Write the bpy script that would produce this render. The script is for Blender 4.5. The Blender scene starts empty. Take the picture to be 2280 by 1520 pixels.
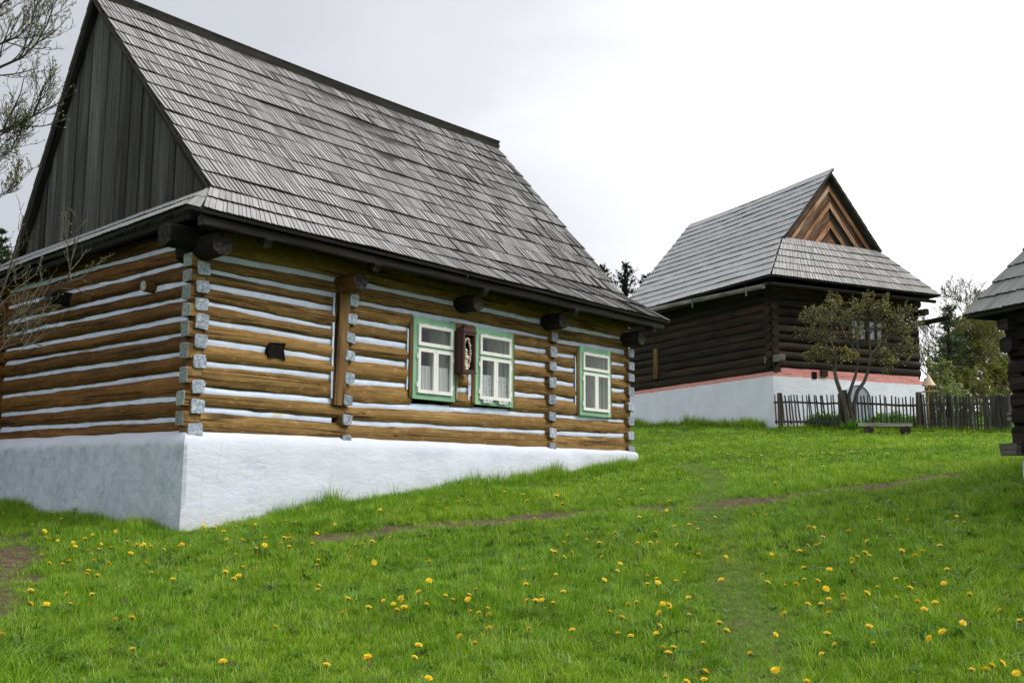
import bpy, math, random
import numpy as np
from mathutils import Vector, Matrix, noise as mn
random.seed(7); np.random.seed(7)
R = math.radians
sc = bpy.context.scene
COL = sc.collection
# ------------------------------------------------------------------ camera model and measuring helpers
F = 2280.; PIT = R(7.9123); ROL = R(-.2304)
cP, sP, cR, sR = math.cos(PIT), math.sin(PIT), math.cos(ROL), math.sin(ROL)
def ray(px, py):
    x2 = (px-1140)/F; u2 = (760-py)/F
    x = cR*x2+sR*u2; u = -sR*x2+cR*u2
    return np.array([x, cP-sP*u, sP+cP*u])
def zp(px, py, D):                     # the point seen at a pixel of the photo, D metres ahead
    r = ray(px, py); return Vector(r*D/r[1])
A1 = np.array([-3.7903, 12.1, .6273]); Y1 = R(50.736)
A2 = np.array([7.6988, 30., 3.172]); Y2 = R(25.903)
A3 = np.array([5.87, 11.80, .36]); Y3 = R(19.9)
def frm(O, y, L):
    C, S = math.cos(y), math.sin(y)
    return np.array([O[0]+L[0]*C-L[1]*S, O[1]+L[0]*S+L[1]*C, O[2]+L[2]])
def tol(O, y, X):
    d = np.asarray(X)-O; C, S = math.cos(y), math.sin(y)
    return np.array([d[0]*C+d[1]*S, -d[0]*S+d[1]*C, d[2]])
def hit(O, y, px, py, ax, val):
    r = ray(px, py); o = tol(O, y, np.zeros(3)); e = tol(O, y, r)-o
    return o+(val-o[ax])/e[ax]*e
h1 = lambda px, py, ax=1, val=0.: hit(A1, Y1, px, py, ax, val)
h2 = lambda px, py, ax=1, val=0.: hit(A2, Y2, px, py, ax, val)
# ------------------------------------------------------------------ ground height
GC = [frm(A1, Y1, p) for p in [(-.24,-.17,-1.17),(.43,-.17,-1.10),(2.09,-.17,-.91),(3.41,-.17,-.74),(7.08,-.17,-.44),(9.56,-.17,-.26),
      (-.17,1.89,-1.08),(-.17,4.39,-.95),(9.6,5.5,-.05),(-.2,6.5,-.8)]]
GC += [frm(A2, Y2, p) for p in [(0,0,-1.52),(0,3.6,-1.36),(0,7.33,-1.16),(6.3,0,-1.42),(3,-.5,-1.5)]]
GC += [np.array(zp(*p)) for p in [(1740,954,29.4),(1890,958,28.9),(2050,955,28.6),(2212,962,27.6),(1925,971,27.2),(2200,919,42),(2080,919,42),(2262,915,47),(2140,917,50),(2268,1079,11.7),(2230,990,21.)]]
GC += [np.array(p) for p in [(0,0,-1.62),(-3,5.5,-1.22),(3,5.5,-1.14),(6,5,-.9),(-6,8,-1.0),(2.6,14,-.12),(5,20,.78)]]
GC = np.array(GC)
def soft(y): return np.where(y < 34, y, 34+9*np.tanh((y-34)/9))
def gbase(x, y):
    xx = np.clip(x, -45, 45); yy = soft(np.clip(y, -14, 200.))
    return np.stack([np.ones_like(xx), xx, yy], -1)
PC, *_ = np.linalg.lstsq(gbase(GC[:,0], GC[:,1]), GC[:,2], rcond=None)
SG = 4.5
Kx = np.exp(-((GC[:,None,:2]-GC[None,:,:2])**2).sum(-1)/(2*SG*SG))
WR = np.linalg.solve(Kx+.03*np.eye(len(GC)), GC[:,2]-gbase(GC[:,0], GC[:,1])@PC)
def gz(x, y):
    x = np.asarray(x, float); y = np.asarray(y, float)
    z = gbase(x, y)@PC
    d = (x[...,None]-GC[:,0])**2+(y[...,None]-GC[:,1])**2
    z = z+np.exp(-d/(2*SG*SG))@WR
    return z+.018*np.sin(x*1.7+.6*y)*np.sin(y*1.3-.4*x)+.012*np.sin(3.1*x-1.9*y)
def ghit(px, py, h=0.):                # where the line of sight through a pixel meets the meadow (plus h)
    r = ray(px, py); t = 3.
    for i in range(900):
        p = r*t
        if p[2] < gz(p[0], p[1])+h: break
        t += .06 if t < 20 else .12
    lo, hi = t-.12, t
    for i in range(14):
        m = (lo+hi)/2; p = r*m
        if p[2] < gz(p[0], p[1])+h: hi = m
        else: lo = m
    p = r*hi
    return np.array([p[0], p[1], gz(p[0], p[1])])
# ------------------------------------------------------------------ mesh builder
def nz(x, y=0., z=0.): return mn.noise(Vector((x, y, z)))
class MB:
    def __init__(s): s.v=[]; s.f=[]; s.uv=[]; s.m=[]; s.t=[]
    def face(s, pts, uvs=None, mat=0, tint=.5):
        i = len(s.v); s.v += [tuple(p) for p in pts]; s.f.append(list(range(i, i+len(pts))))
        s.uv += uvs if uvs else [(0,0)]*len(pts); s.m.append(mat); s.t.append(tint)
    def idx(s, ids, uvs, mat=0, tint=.5):
        s.f.append(list(ids)); s.uv += uvs; s.m.append(mat); s.t.append(tint)
    def hexa(s, P, mat=0, tint=None, endmat=None, uo=None):
        # P: 8 corners, 0-3 one end ring, 4-7 the other end ring; grain runs from end to end
        t = random.random() if tint is None else tint
        o = random.random()*50 if uo is None else uo
        P = [Vector(p) for p in P]; L = (P[4]-P[0]).length
        i = len(s.v); s.v += [tuple(p) for p in P]; acc = 0
        for k in range(4):
            a, b = k, (k+1) % 4; w = (P[b]-P[a]).length
            s.idx([i+a, i+b, i+b+4, i+a+4], [(o,acc),(o,acc+w),(o+L,acc+w),(o+L,acc)], mat, t); acc += w
        e = mat if endmat is None else endmat
        w1 = (P[1]-P[0]).length/2; w2 = (P[3]-P[0]).length/2
        s.idx([i+3,i+2,i+1,i], [(-w1,w2),(w1,w2),(w1,-w2),(-w1,-w2)], e, t)
        s.idx([i+4,i+5,i+6,i+7], [(-w1,-w2),(w1,-w2),(w1,w2),(-w1,w2)], e, t)
    def beam(s, a, b, w, h, up=(0,0,1), mat=0, tint=None, endmat=None, jit=0.):
        a = Vector(a); b = Vector(b); d = (b-a).normalized(); up = Vector(up)
        if abs(d.dot(up)) > .95: up = Vector((1,0,0))
        sd = d.cross(up).normalized(); u = sd.cross(d).normalized()
        q = lambda c, i, j: c+sd*(i*w/2+random.uniform(-jit,jit))+u*(j*h/2+random.uniform(-jit,jit))
        s.hexa([q(a,-1,-1),q(a,1,-1),q(a,1,1),q(a,-1,1),q(b,-1,-1),q(b,1,-1),q(b,1,1),q(b,-1,1)], mat, tint, endmat)
    def box(s, x0, x1, y0, y1, z0, z1, axis=0, mat=0, tint=None, endmat=None):
        c = [(x0+x1)/2,(y0+y1)/2,(z0+z1)/2]; d = [x1-x0,y1-y0,z1-z0]
        a = list(c); b = list(c); a[axis] -= d[axis]/2; b[axis] += d[axis]/2
        if axis == 2: s.beam(a, b, d[1], d[0], (1,0,0), mat, tint, endmat)
        elif axis == 0: s.beam(a, b, d[1], d[2], (0,0,1), mat, tint, endmat)
        else: s.beam(a, b, d[0], d[2], (0,0,1), mat, tint, endmat)
    def tube(s, pts, rad, n=8, mat=0, tint=None, cap=True, endmat=None, rough=0., flat=1., sq=0., seed=None):
        t = random.random() if tint is None else tint
        sd = random.random()*90 if seed is None else seed
        pts = [Vector(p) for p in pts]; N = len(pts)
        d = (pts[1]-pts[0]).normalized()
        up = Vector((0,0,1)) if abs(d.z) < .9 else Vector((1,0,0))
        sv = d.cross(up).normalized(); rings = []; acc = 0; As = []
        for k in range(N):
            d = (pts[min(k+1,N-1)]-pts[max(k-1,0)])
            if d.length < 1e-9: d = Vector((0,0,1))
            d.normalize(); sv = (sv-d*sv.dot(d)); sv.normalize(); uv_ = sv.cross(d)
            if k: acc += (pts[k]-pts[k-1]).length
            As.append(acc); r = rad[k] if hasattr(rad,'__len__') else rad
            ring = []
            for j in range(n):
                a = 2*math.pi*j/n; ca, sa = math.cos(a), math.sin(a)
                rr = r
                if sq: rr = r*(1+sq*(1/max(abs(ca),abs(sa))-1))
                if rough: rr *= 1+rough*nz(acc*1.6+sd, ca*1.3, sa*1.3)+rough*.6*nz(acc*5+sd, ca*2.5, sa*2.5)
                ring.append(len(s.v)); s.v.append(tuple(pts[k]+sv*(ca*rr*flat)+uv_*(sa*rr)))
            rings.append(ring)
        r0 = rad[0] if hasattr(rad,'__len__') else rad; o = sd
        for k in range(N-1):
            for j in range(n):
                j2 = (j+1) % n; a0 = 2*math.pi*r0*j/n; a1 = 2*math.pi*r0*(j+1)/n
                s.idx([rings[k][j],rings[k+1][j],rings[k+1][j2],rings[k][j2]], [(o+As[k],a0),(o+As[k+1],a0),(o+As[k+1],a1),(o+As[k],a1)], mat, t)
        if cap:
            e = mat if endmat is None else endmat
            cu = [(r0*math.cos(2*math.pi*j/n), r0*math.sin(2*math.pi*j/n)) for j in range(n)]
            s.idx(rings[0], cu, e, t); s.idx(rings[-1][::-1], cu[::-1], e, t)
    def grid(s, fn, nu, nv, mat=0, tint=.5, uvfn=None):
        i0 = len(s.v)
        for j in range(nv+1):
            for i in range(nu+1): s.v.append(tuple(fn(i/nu, j/nv)))
        uvf = uvfn or (lambda a, b: (a, b))
        for j in range(nv):
            for i in range(nu):
                a = i0+j*(nu+1)+i
                s.idx([a,a+1,a+nu+2,a+nu+1], [uvf(i/nu,j/nv),uvf((i+1)/nu,j/nv),uvf((i+1)/nu,(j+1)/nv),uvf(i/nu,(j+1)/nv)], mat, tint)
    def mesh(s, name, mats, smooth=None):
        me = bpy.data.meshes.new(name); me.from_pydata(s.v, [], s.f)
        ul = me.uv_layers.new(name='UVMap'); ul.data.foreach_set('uv', np.array(s.uv, 'f').ravel())
        at = me.attributes.new('tint', 'FLOAT', 'FACE'); at.data.foreach_set('value', np.array(s.t, 'f'))
        for m in mats: me.materials.append(m)
        me.polygons.foreach_set('material_index', np.array(s.m, 'i'))
        if smooth is not None:
            me.polygons.foreach_set('use_smooth', [True]*len(s.f))
            try: me.set_sharp_from_angle(angle=R(smooth))
            except Exception: pass
        me.update(); return me
    def build(s, name, mats, parent=None, smooth=None):
        if not isinstance(mats, (list, tuple)): mats = [mats]
        o = bpy.data.objects.new(name, s.mesh(name, mats, smooth)); COL.objects.link(o)
        if parent: o.parent = parent
        return o
def tag(o, label=None, cat=None, group=None, kind=None):
    if label: o['label'] = label
    if cat: o['category'] = cat
    if group: o['group'] = group
    if kind: o['kind'] = kind
    return o
def empty(name, loc, rz=0., label=None, cat=None, group=None):
    o = bpy.data.objects.new(name, None); COL.objects.link(o); o.empty_display_size = .2
    o.location = loc; o.rotation_euler = (0,0,rz)
    return tag(o, label, cat, group)
# ------------------------------------------------------------------ materials
class NT:
    def __init__(s, name, world=False):
        if world: s.m = bpy.data.worlds.new(name)
        else: s.m = bpy.data.materials.new(name)
        s.m.use_nodes = True; s.t = s.m.node_tree; s.t.nodes.clear()
    def n(s, ty, ins=None, **kw):
        nd = s.t.nodes.new(ty)
        for k, v in kw.items(): setattr(nd, k, v)
        for k, v in (ins or {}).items():
            sk = nd.inputs[k]
            if hasattr(v, 'is_linked') or isinstance(v, bpy.types.NodeSocket): s.t.links.new(v, sk)
            else: sk.default_value = v
        return nd
    def math(s, op, a, b=0., c=None):
        ins = {0:a, 1:b}
        if c is not None: ins[2] = c
        return s.n('ShaderNodeMath', ins, operation=op).outputs[0]
    def noise(s, vec, scale=1., detail=4., rough=.55, dist=0.):
        return s.n('ShaderNodeTexNoise', {'Vector':vec,'Scale':scale,'Detail':detail,'Roughness':rough,'Distortion':dist}).outputs['Fac']
    def ramp(s, fac, stops, interp='LINEAR'):
        nd = s.n('ShaderNodeValToRGB', {'Fac':fac}); cr = nd.color_ramp; cr.interpolation = interp
        while len(cr.elements) < len(stops): cr.elements.new(.5)
        for e, (p, c) in zip(cr.elements, stops):
            e.position = p; e.color = (*c, 1) if len(c) == 3 else c
        return nd.outputs['Color']
    def mix(s, fac, a, b, mode='MIX'):
        nd = s.n('ShaderNodeMix', data_type='RGBA', blend_type=mode)
        for i, v in ((0,fac),(6,a),(7,b)):
            if isinstance(v, bpy.types.NodeSocket): s.t.links.new(v, nd.inputs[i])
            else: nd.inputs[i].default_value = v if i == 0 else ((*v,1) if len(v) == 3 else v)
        return nd.outputs[2]
    def comb(s, x, y, z): return s.n('ShaderNodeCombineXYZ', {0:x,1:y,2:z}).outputs[0]
    def sep(s, v): return s.n('ShaderNodeSeparateXYZ', {0:v}).outputs
    def attr(s, name): return s.n('ShaderNodeAttribute', attribute_name=name)
    def out(s, sh): s.n('ShaderNodeOutputMaterial', {'Surface':sh}); return s.m
    def bsdf(s, col, rough=.8, spec=.3, bump=None, bstr=.4, bdist=.01, **kw):
        ins = {'Base Color':col if isinstance(col, bpy.types.NodeSocket) else (*col,1), 'Roughness':rough, 'Specular IOR Level':spec}
        ins.update(kw)
        if bump is not None:
            ins['Normal'] = s.n('ShaderNodeBump', {'Height':bump,'Strength':bstr,'Distance':bdist}).outputs[0]
        return s.n('ShaderNodeBsdfPrincipled', ins).outputs[0]
def wood(name, dark, mid, light, grain=(1.2,26.), tintamt=.5, rough=.85, spec=.2, bstr=.5, bdist=.01, crack=.0, blot=.45, warm=None, lo=.3, hi=.72, chips=0.):
    m = NT(name); uv = m.sep(m.n('ShaderNodeUVMap').outputs[0]); t = m.attr('tint').outputs['Fac']
    t37 = m.math('MULTIPLY', t, 37.3)
    v = m.comb(m.math('MULTIPLY', uv[0], grain[0]), m.math('MULTIPLY', uv[1], grain[1]), t37)
    n1 = m.noise(v, 1., 8., .68, .35)
    v2 = m.comb(m.math('MULTIPLY', uv[0], grain[0]*.8), m.math('MULTIPLY', uv[1], grain[1]*.16), t37)
    n2 = m.noise(v2, 1., 4., .55, .6)
    f = m.math('ADD', m.math('MULTIPLY', n1, 1-blot), m.math('MULTIPLY', n2, blot))
    c = m.ramp(f, [(lo,dark),(.5,mid),(hi,light)])
    if warm:
        n3 = m.noise(m.comb(m.math('MULTIPLY', uv[0], .5), m.math('MULTIPLY', uv[1], 2.), m.math('ADD', t37, 9.)), 1., 3.)
        c = m.mix(m.ramp(n3, [(.45,(0,0,0)),(.65,(1,1,1))]), c, warm)
    br = m.math('ADD', m.math('MULTIPLY', t, tintamt), 1-tintamt/2)
    c = m.mix(1., c, m.comb(br, br, br), 'MULTIPLY')
    h = f
    if chips:                           # lighter hewn facets and small dark scars
        vh = m.comb(m.math('MULTIPLY', uv[0], 5.), m.math('MULTIPLY', uv[1], 17.), m.math('ADD', t37, 5.))
        nh = m.noise(vh, 1., 6., .7, .5)
        c = m.mix(m.math('MULTIPLY', m.ramp(nh, [(.52,(0,0,0)),(.70,(1,1,1))]), chips), c, tuple(min(1, q*1.35) for q in light))
        c = m.mix(m.math('MULTIPLY', m.ramp(nh, [(.30,(1,1,1)),(.44,(0,0,0))]), chips), c, tuple(q*.7 for q in dark))
        h = m.math('ADD', m.math('MULTIPLY', f, .5), m.math('MULTIPLY', nh, .8))
    if crack:
        vc = m.comb(m.math('MULTIPLY', uv[0], .22), m.math('MULTIPLY', uv[1], 15.), m.math('ADD', t37, 3.))
        nc = m.noise(vc, 1., 3., .45, .1)
        k = m.ramp(m.math('ABSOLUTE', m.math('SUBTRACT', nc, .5)), [(.0,(0,0,0)),(crack,(1,1,1))])
        gate = m.noise(m.comb(m.math('MULTIPLY', uv[0], .9), m.math('MULTIPLY', uv[1], 6.), m.math('ADD', t37, 21.)), 1., 2.)
        k2 = m.math('MAXIMUM', k, m.ramp(gate, [(.46,(0,0,0)),(.56,(1,1,1))]))
        # dark knots
        vk = m.comb(m.math('MULTIPLY', uv[0], 3.), m.math('MULTIPLY', uv[1], 9.), t37)
        kn = m.n('ShaderNodeTexVoronoi', {'Vector':vk,'Scale':.55}).outputs['Distance']
        k2 = m.math('MULTIPLY', k2, m.ramp(kn, [(.03,(.25,.25,.25)),(.10,(1,1,1))]))
        c = m.mix(k2, (dark[0]*.22,dark[1]*.2,dark[2]*.2), c); h = m.math('MULTIPLY', f, m.math('ADD', m.math('MULTIPLY', k2, .8), .2))
    return m.out(m.bsdf(c, rough, spec, h, bstr, bdist))
M = {}
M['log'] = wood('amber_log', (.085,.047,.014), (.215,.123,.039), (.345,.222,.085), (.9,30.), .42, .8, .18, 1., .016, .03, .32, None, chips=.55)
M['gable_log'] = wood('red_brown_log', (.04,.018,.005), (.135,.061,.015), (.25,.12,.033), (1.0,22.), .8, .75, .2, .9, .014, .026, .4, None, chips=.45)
M['post'] = wood('brown_post', (.05,.027,.009), (.155,.084,.027), (.26,.155,.055), (1.4,22.), .3, .75, .25, .8, .012, .05)
M['shingle'] = wood('silver_shingle', (.18,.178,.174), (.315,.312,.309), (.45,.447,.445), (1.1,42.), .7, .66, .45, .8, .006, 0., .3, None, .28, .74)
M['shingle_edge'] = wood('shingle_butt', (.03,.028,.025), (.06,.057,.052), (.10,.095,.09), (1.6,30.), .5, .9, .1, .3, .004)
M['shingle_pale'] = wood('pale_shingle', (.27,.27,.27), (.39,.39,.39), (.50,.50,.50), (1.5,18.), .25, .5, .6, .3, .003, 0., .4, None, .25, .75)
M['shingle_mid'] = wood('brown_grey_shingle', (.15,.146,.142), (.29,.285,.28), (.45,.44,.43), (1.5,16.), .7, .62, .45, .4, .004, 0., .45, None, .25, .75)
M['dark_wood'] = wood('dark_weathered_wood', (.005,.004,.004), (.016,.0135,.0115), (.045,.039,.033), (1.2,24.), .8, .85, .2, .6, .01, .03)
M['gable_board'] = wood('grey_black_board', (.021,.020,.019), (.056,.054,.050), (.13,.126,.118), (.6,44.), 1.2, .8, .25, .5, .005, .02, .5)
M['black_log'] = wood('black_brown_log', (.005,.004,.003), (.019,.013,.009), (.070,.044,.026), (1.1,20.), .9, .8, .25, .7, .012, .04, .5, (.040,.019,.011), .3, .75)
M['bench_plank'] = wood('silvered_bench_plank', (.10,.09,.08), (.27,.255,.23), (.46,.44,.40), (1.4,24.), .4, .85, .2, .6, .008, .04)
M['sooty_log'] = wood('sooty_black_log', (.006,.005,.004), (.018,.014,.011), (.05,.036,.026), (1.1,20.), .9, .8, .25, .6, .012, .04)
M['old_beam'] = wood('grey_old_beam', (.045,.04,.034), (.16,.148,.13), (.33,.31,.275), (1.4,24.), .5, .85, .2, .7, .01, .05)
M['chevron'] = wood('rusty_chevron_board', (.055,.025,.013), (.24,.115,.055), (.58,.45,.34), (1.3,18.), 1.5, .8, .25, .6, .008, .04, .6, None, .3, .74)
M['fence'] = wood('grey_fence_wood', (.028,.026,.024), (.080,.075,.069), (.17,.162,.15), (2.,40.), .9, .85, .2, .5, .006, .05)
M['old_post'] = wood('brown_grey_post', (.03,.022,.016), (.09,.068,.052), (.17,.14,.11), (1.4,26.), .4, .85, .2, .6, .008, .05)
M['bark'] = wood('grey_bark', (.03,.026,.02), (.085,.075,.06), (.17,.155,.13), (3.,14.), .5, .9, .15, .8, .01)
M['twig'] = wood('pale_twig', (.06,.052,.04), (.14,.12,.09), (.25,.22,.17), (4.,20.), .8, .85, .2, .3, .004)
M['apple_twig'] = wood('grey_brown_twig', (.03,.026,.02), (.075,.064,.05), (.14,.125,.10), (4.,20.), .8, .85, .2, .3, .004)
M['twig_dark'] = wood('dark_twig', (.018,.015,.012), (.045,.038,.03), (.09,.08,.065), (4.,20.), .8, .85, .2, .3, .004)
M['green'] = wood('green_casing_paint', (.085,.23,.11), (.24,.46,.29), (.44,.61,.48), (1.2,34.), .3, .6, .35, .3, .004, 0., .5)
M['shrine'] = wood('maroon_cabinet_paint', (.022,.009,.007), (.06,.022,.017), (.10,.04,.03), (1.2,30.), .2, .55, .35, .3, .004)
def whitepaint():
    m = NT('white_sash_paint'); p = m.n('ShaderNodeTexCoord').outputs['Object']
    n = m.noise(p, 9., 5., .6)
    return m.out(m.bsdf(m.ramp(n, [(.30,(.70,.69,.66)),(.5,(.82,.81,.79))]), .5, .35, n, .1, .003))
M['white'] = whitepaint()
def plaster(name, base, patch=False, stain_shade=0., blue=.0, h2=False):
    m = NT(name); p = m.n('ShaderNodeTexCoord').outputs['Object']; s = m.sep(p)
    n = m.noise(p, 2.2, 6., .6); nf = m.noise(p, 14., 6., .62, .4)
    c = m.mix(m.ramp(n, [(.35,(0,0,0)),(.68,(1,1,1))]), tuple(b*.9 for b in base), base)
    c = m.mix(m.math('MULTIPLY', m.ramp(nf, [(.56,(0,0,0)),(.72,(1,1,1))]), .22), c, (base[0]*.76,base[1]*.8,base[2]*.88))
    hgt = m.math('ADD', m.math('MULTIPLY', n, .8), m.math('MULTIPLY', nf, .6))
    if blue:
        nb = m.noise(p, 5., 6., .65)
        low = m.n('ShaderNodeMapRange', {'Value':m.math('ADD', s[2], m.math('MULTIPLY', s[0], -.09)),'From Min':-.75,'From Max':-1.05}).outputs[0]
        k = m.math('MULTIPLY', m.ramp(nb, [(.5,(0,0,0)),(.6,(1,1,1))]), low)
        c = m.mix(m.math('MULTIPLY', k, blue), c, (.42,.50,.80))
    if patch:
        # flaked patch of cream under-coat with lilac-blue islands
        ns = m.noise(p, 4.5, 5., .6)
        w = m.n('ShaderNodeMapRange', {'Value':s[2],'From Min':-.95,'From Max':-.42,'To Min':.06,'To Max':.19}).outputs[0]
        dx = m.math('ABSOLUTE', m.math('SUBTRACT', s[0], m.math('ADD', .80, m.math('MULTIPLY', s[2], -.03))))
        inx = m.math('LESS_THAN', m.math('ADD', dx, m.math('MULTIPLY', m.math('SUBTRACT', ns, .5), .24)), w)
        inz = m.math('MULTIPLY', m.math('LESS_THAN', m.math('ADD', s[2], m.math('MULTIPLY', ns, .1)), -.33), m.math('GREATER_THAN', s[2], -.95))
        front = m.math('LESS_THAN', s[1], -.02)
        k = m.math('MULTIPLY', m.math('MULTIPLY', inx, inz), front)
        n5 = m.noise(p, 17., 5., .6)
        pc = m.mix(m.ramp(n5, [(.47,(0,0,0)),(.54,(1,1,1))]), (.655,.675,.715), (.56,.61,.77))
        c = m.mix(k, c, pc)
        hgt = m.math('SUBTRACT', hgt, m.math('MULTIPLY', k, .25))
        # earth splashed up from the grass
        gl_ = m.math('SUBTRACT', s[2], m.math('MULTIPLY_ADD', s[0], .092, -1.15))
        sp_ = m.n('ShaderNodeMapRange', {'Value':m.math('ADD', gl_, m.math('MULTIPLY', nf, -.3)),'From Min':.18,'From Max':-.12}).outputs[0]
        c = m.mix(m.math('MULTIPLY', sp_, .4), c, (.42,.41,.36))
        # hair cracks
        for x0, z0, z1 in ((.10,-1.2,-.45), (.33,-.62,-.12), (2.05,-.75,-.36)):
            wob = m.math('MULTIPLY', m.math('SUBTRACT', m.noise(m.comb(x0*7, 0., s[2]), 3.2, 4., .6), .5), .34)
            d = m.math('ABSOLUTE', m.math('SUBTRACT', s[0], m.math('ADD', wob, x0)))
            kk = m.math('MULTIPLY', m.math('LESS_THAN', d, .0045), m.math('MULTIPLY', m.math('GREATER_THAN', s[2], z0), m.math('LESS_THAN', s[2], z1)))
            c = m.mix(m.math('MULTIPLY', m.math('MULTIPLY', kk, front), .55), c, (.45,.40,.38))
    if stain_shade:  # blue-grey stains, with part of the side wall's shade mixed into their colour
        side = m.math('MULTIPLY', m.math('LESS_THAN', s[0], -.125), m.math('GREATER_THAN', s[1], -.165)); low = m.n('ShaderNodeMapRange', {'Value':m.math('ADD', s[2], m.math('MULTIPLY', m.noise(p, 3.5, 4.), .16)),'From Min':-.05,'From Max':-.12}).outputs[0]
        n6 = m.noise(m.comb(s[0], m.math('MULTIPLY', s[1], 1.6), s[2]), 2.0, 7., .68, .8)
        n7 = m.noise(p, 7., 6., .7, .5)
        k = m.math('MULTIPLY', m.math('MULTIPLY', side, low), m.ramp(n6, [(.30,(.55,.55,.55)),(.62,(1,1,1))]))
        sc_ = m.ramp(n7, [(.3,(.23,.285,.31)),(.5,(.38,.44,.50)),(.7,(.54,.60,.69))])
        c = m.mix(m.math('MULTIPLY', k, stain_shade), c, sc_)
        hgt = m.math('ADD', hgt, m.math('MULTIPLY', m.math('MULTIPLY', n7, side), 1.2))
    if h2:
        # painted pink course with a step at the corners; lower on the long side
        long_ = m.math('GREATER_THAN', s[1], .12)
        wz = m.math('MULTIPLY', m.math('SUBTRACT', m.noise(p, 2.5, 3.), .5), .05)
        k = m.math('GREATER_THAN', m.math('ADD', s[2], wz), 0.)
        pk = m.ramp(nf, [(.3,(.60,.24,.22)),(.6,(.72,.33,.30)),(.8,(.80,.46,.42))])
        c = m.mix(k, c, pk)
    rip = m.noise(m.comb(m.math('MULTIPLY', s[0], 1.6), m.math('MULTIPLY', s[1], 1.6), m.math('MULTIPLY', s[2], 4.5)), 2.6, 4., .55, .8)
    hgt = m.math('ADD', hgt, m.math('MULTIPLY', rip, 1.1))
    return m.out(m.bsdf(c, .9, .2, hgt, .42, .02))
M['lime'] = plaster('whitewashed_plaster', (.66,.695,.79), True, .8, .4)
M['lime_far'] = plaster('whitewashed_plaster_pink_course', (.76,.795,.87), h2=True)
M['lime_small'] = plaster('whitewashed_plaster_plain', (.74,.76,.82), blue=0.)
def chink():
    m = NT('pale_blue_chinking'); p = m.n('ShaderNodeTexCoord').outputs['Object']
    n = m.noise(p, 6., 6., .6); n2 = m.noise(p, 1.3, 3.)
    c = m.ramp(n, [(.3,(.55,.65,.87)),(.55,(.68,.77,.95)),(.75,(.76,.83,.95))])
    c = m.mix(m.ramp(n2, [(.70,(0,0,0)),(.74,(1,1,1))]), c, (.66,.64,.53))
    return m.out(m.bsdf(c, .9, .2, n, .5, .01))
M['chink'] = chink()
def endgrain(name, a, b, c_):
    m = NT(name); uv = m.n('ShaderNodeUVMap').outputs[0]; t = m.attr('tint').outputs['Fac']; s = m.sep(uv)
    v = m.comb(s[0], s[1], m.math('MULTIPLY', t, 41.))
    n = m.noise(v, 22., 6., .65, .3)
    r = m.math('SQRT', m.math('ADD', m.math('MULTIPLY', s[0], s[0]), m.math('MULTIPLY', s[1], s[1])))
    w = m.math('SINE', m.math('ADD', m.math('MULTIPLY', r, 380.), m.math('MULTIPLY', n, 9.)))
    f = m.math('ADD', n, m.math('MULTIPLY', w, .05))
    col = m.ramp(f, [(.34,a),(.5,b),(.66,c_)])
    br = m.math('ADD', m.math('MULTIPLY', t, .5), .75)
    return m.out(m.bsdf(m.mix(1., col, m.comb(br,br,br), 'MULTIPLY'), .9, .15, f, .5, .008))
M['end_blue'] = endgrain('blue_grey_limed_log_end', (.15,.18,.225), (.29,.335,.40), (.50,.55,.62))
M['end_grey'] = endgrain('green_grey_log_end', (.16,.18,.17), (.26,.29,.28), (.36,.39,.38))
M['end_dark'] = endgrain('dark_beam_end', (.012,.010,.009), (.034,.029,.025), (.085,.075,.066))
def simple(name, col, rough=.8, spec=.2, var=.25, sc_=8.):
    m = NT(name); p = m.n('ShaderNodeTexCoord').outputs['Object']; n = m.noise(p, sc_, 5., .6)
    return m.out(m.bsdf(m.ramp(n, [(.3,tuple(x*(1-var) for x in col)),(.7,tuple(min(1,x*(1+var)) for x in col))]), rough, spec, n, .2, .005))
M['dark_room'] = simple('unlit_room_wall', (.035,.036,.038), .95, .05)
M['reveal'] = simple('limed_window_reveal', (.80,.81,.77), .9, .1, .06)
M['soot'] = simple('sooty_hole', (.012,.010,.009), .95, .05)
M['cream'] = simple('cream_carving', (.62,.55,.42), .7, .25, .3, 40.)
M['straw'] = simple('pale_straw_cone', (.62,.50,.36), .8, .2, .15, 20.)
M['fresh_wood'] = simple('fresh_yellow_wood', (.42,.27,.11), .75, .25, .25, 14.)
M['niche'] = simple('blue_grey_niche', (.30,.35,.40), .9, .15, .12)
M['stone'] = simple('grey_brown_stone', (.20,.17,.14), .9, .15, .4, 9.)
M['iron'] = simple('rusty_iron', (.05,.035,.028), .7, .4, .4, 20.)
def glass():
    m = NT('window_glass')
    g = m.n('ShaderNodeBsdfGlossy', {'Color':(1,1,1,1),'Roughness':.015}).outputs[0]
    t = m.n('ShaderNodeBsdfTransparent', {'Color':(.86,.89,.88,1)}).outputs[0]
    fr = m.math('ADD', .05, m.math('MULTIPLY', m.math('POWER', m.n('ShaderNodeLayerWeight', {'Blend':.5}).outputs['Facing'], 4.), .8))
    p = m.n('ShaderNodeTexCoord').outputs['Object']
    return m.out(m.n('ShaderNodeMixShader', {0:fr, 1:t, 2:g}).outputs[0])
M['glass'] = glass()
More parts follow.
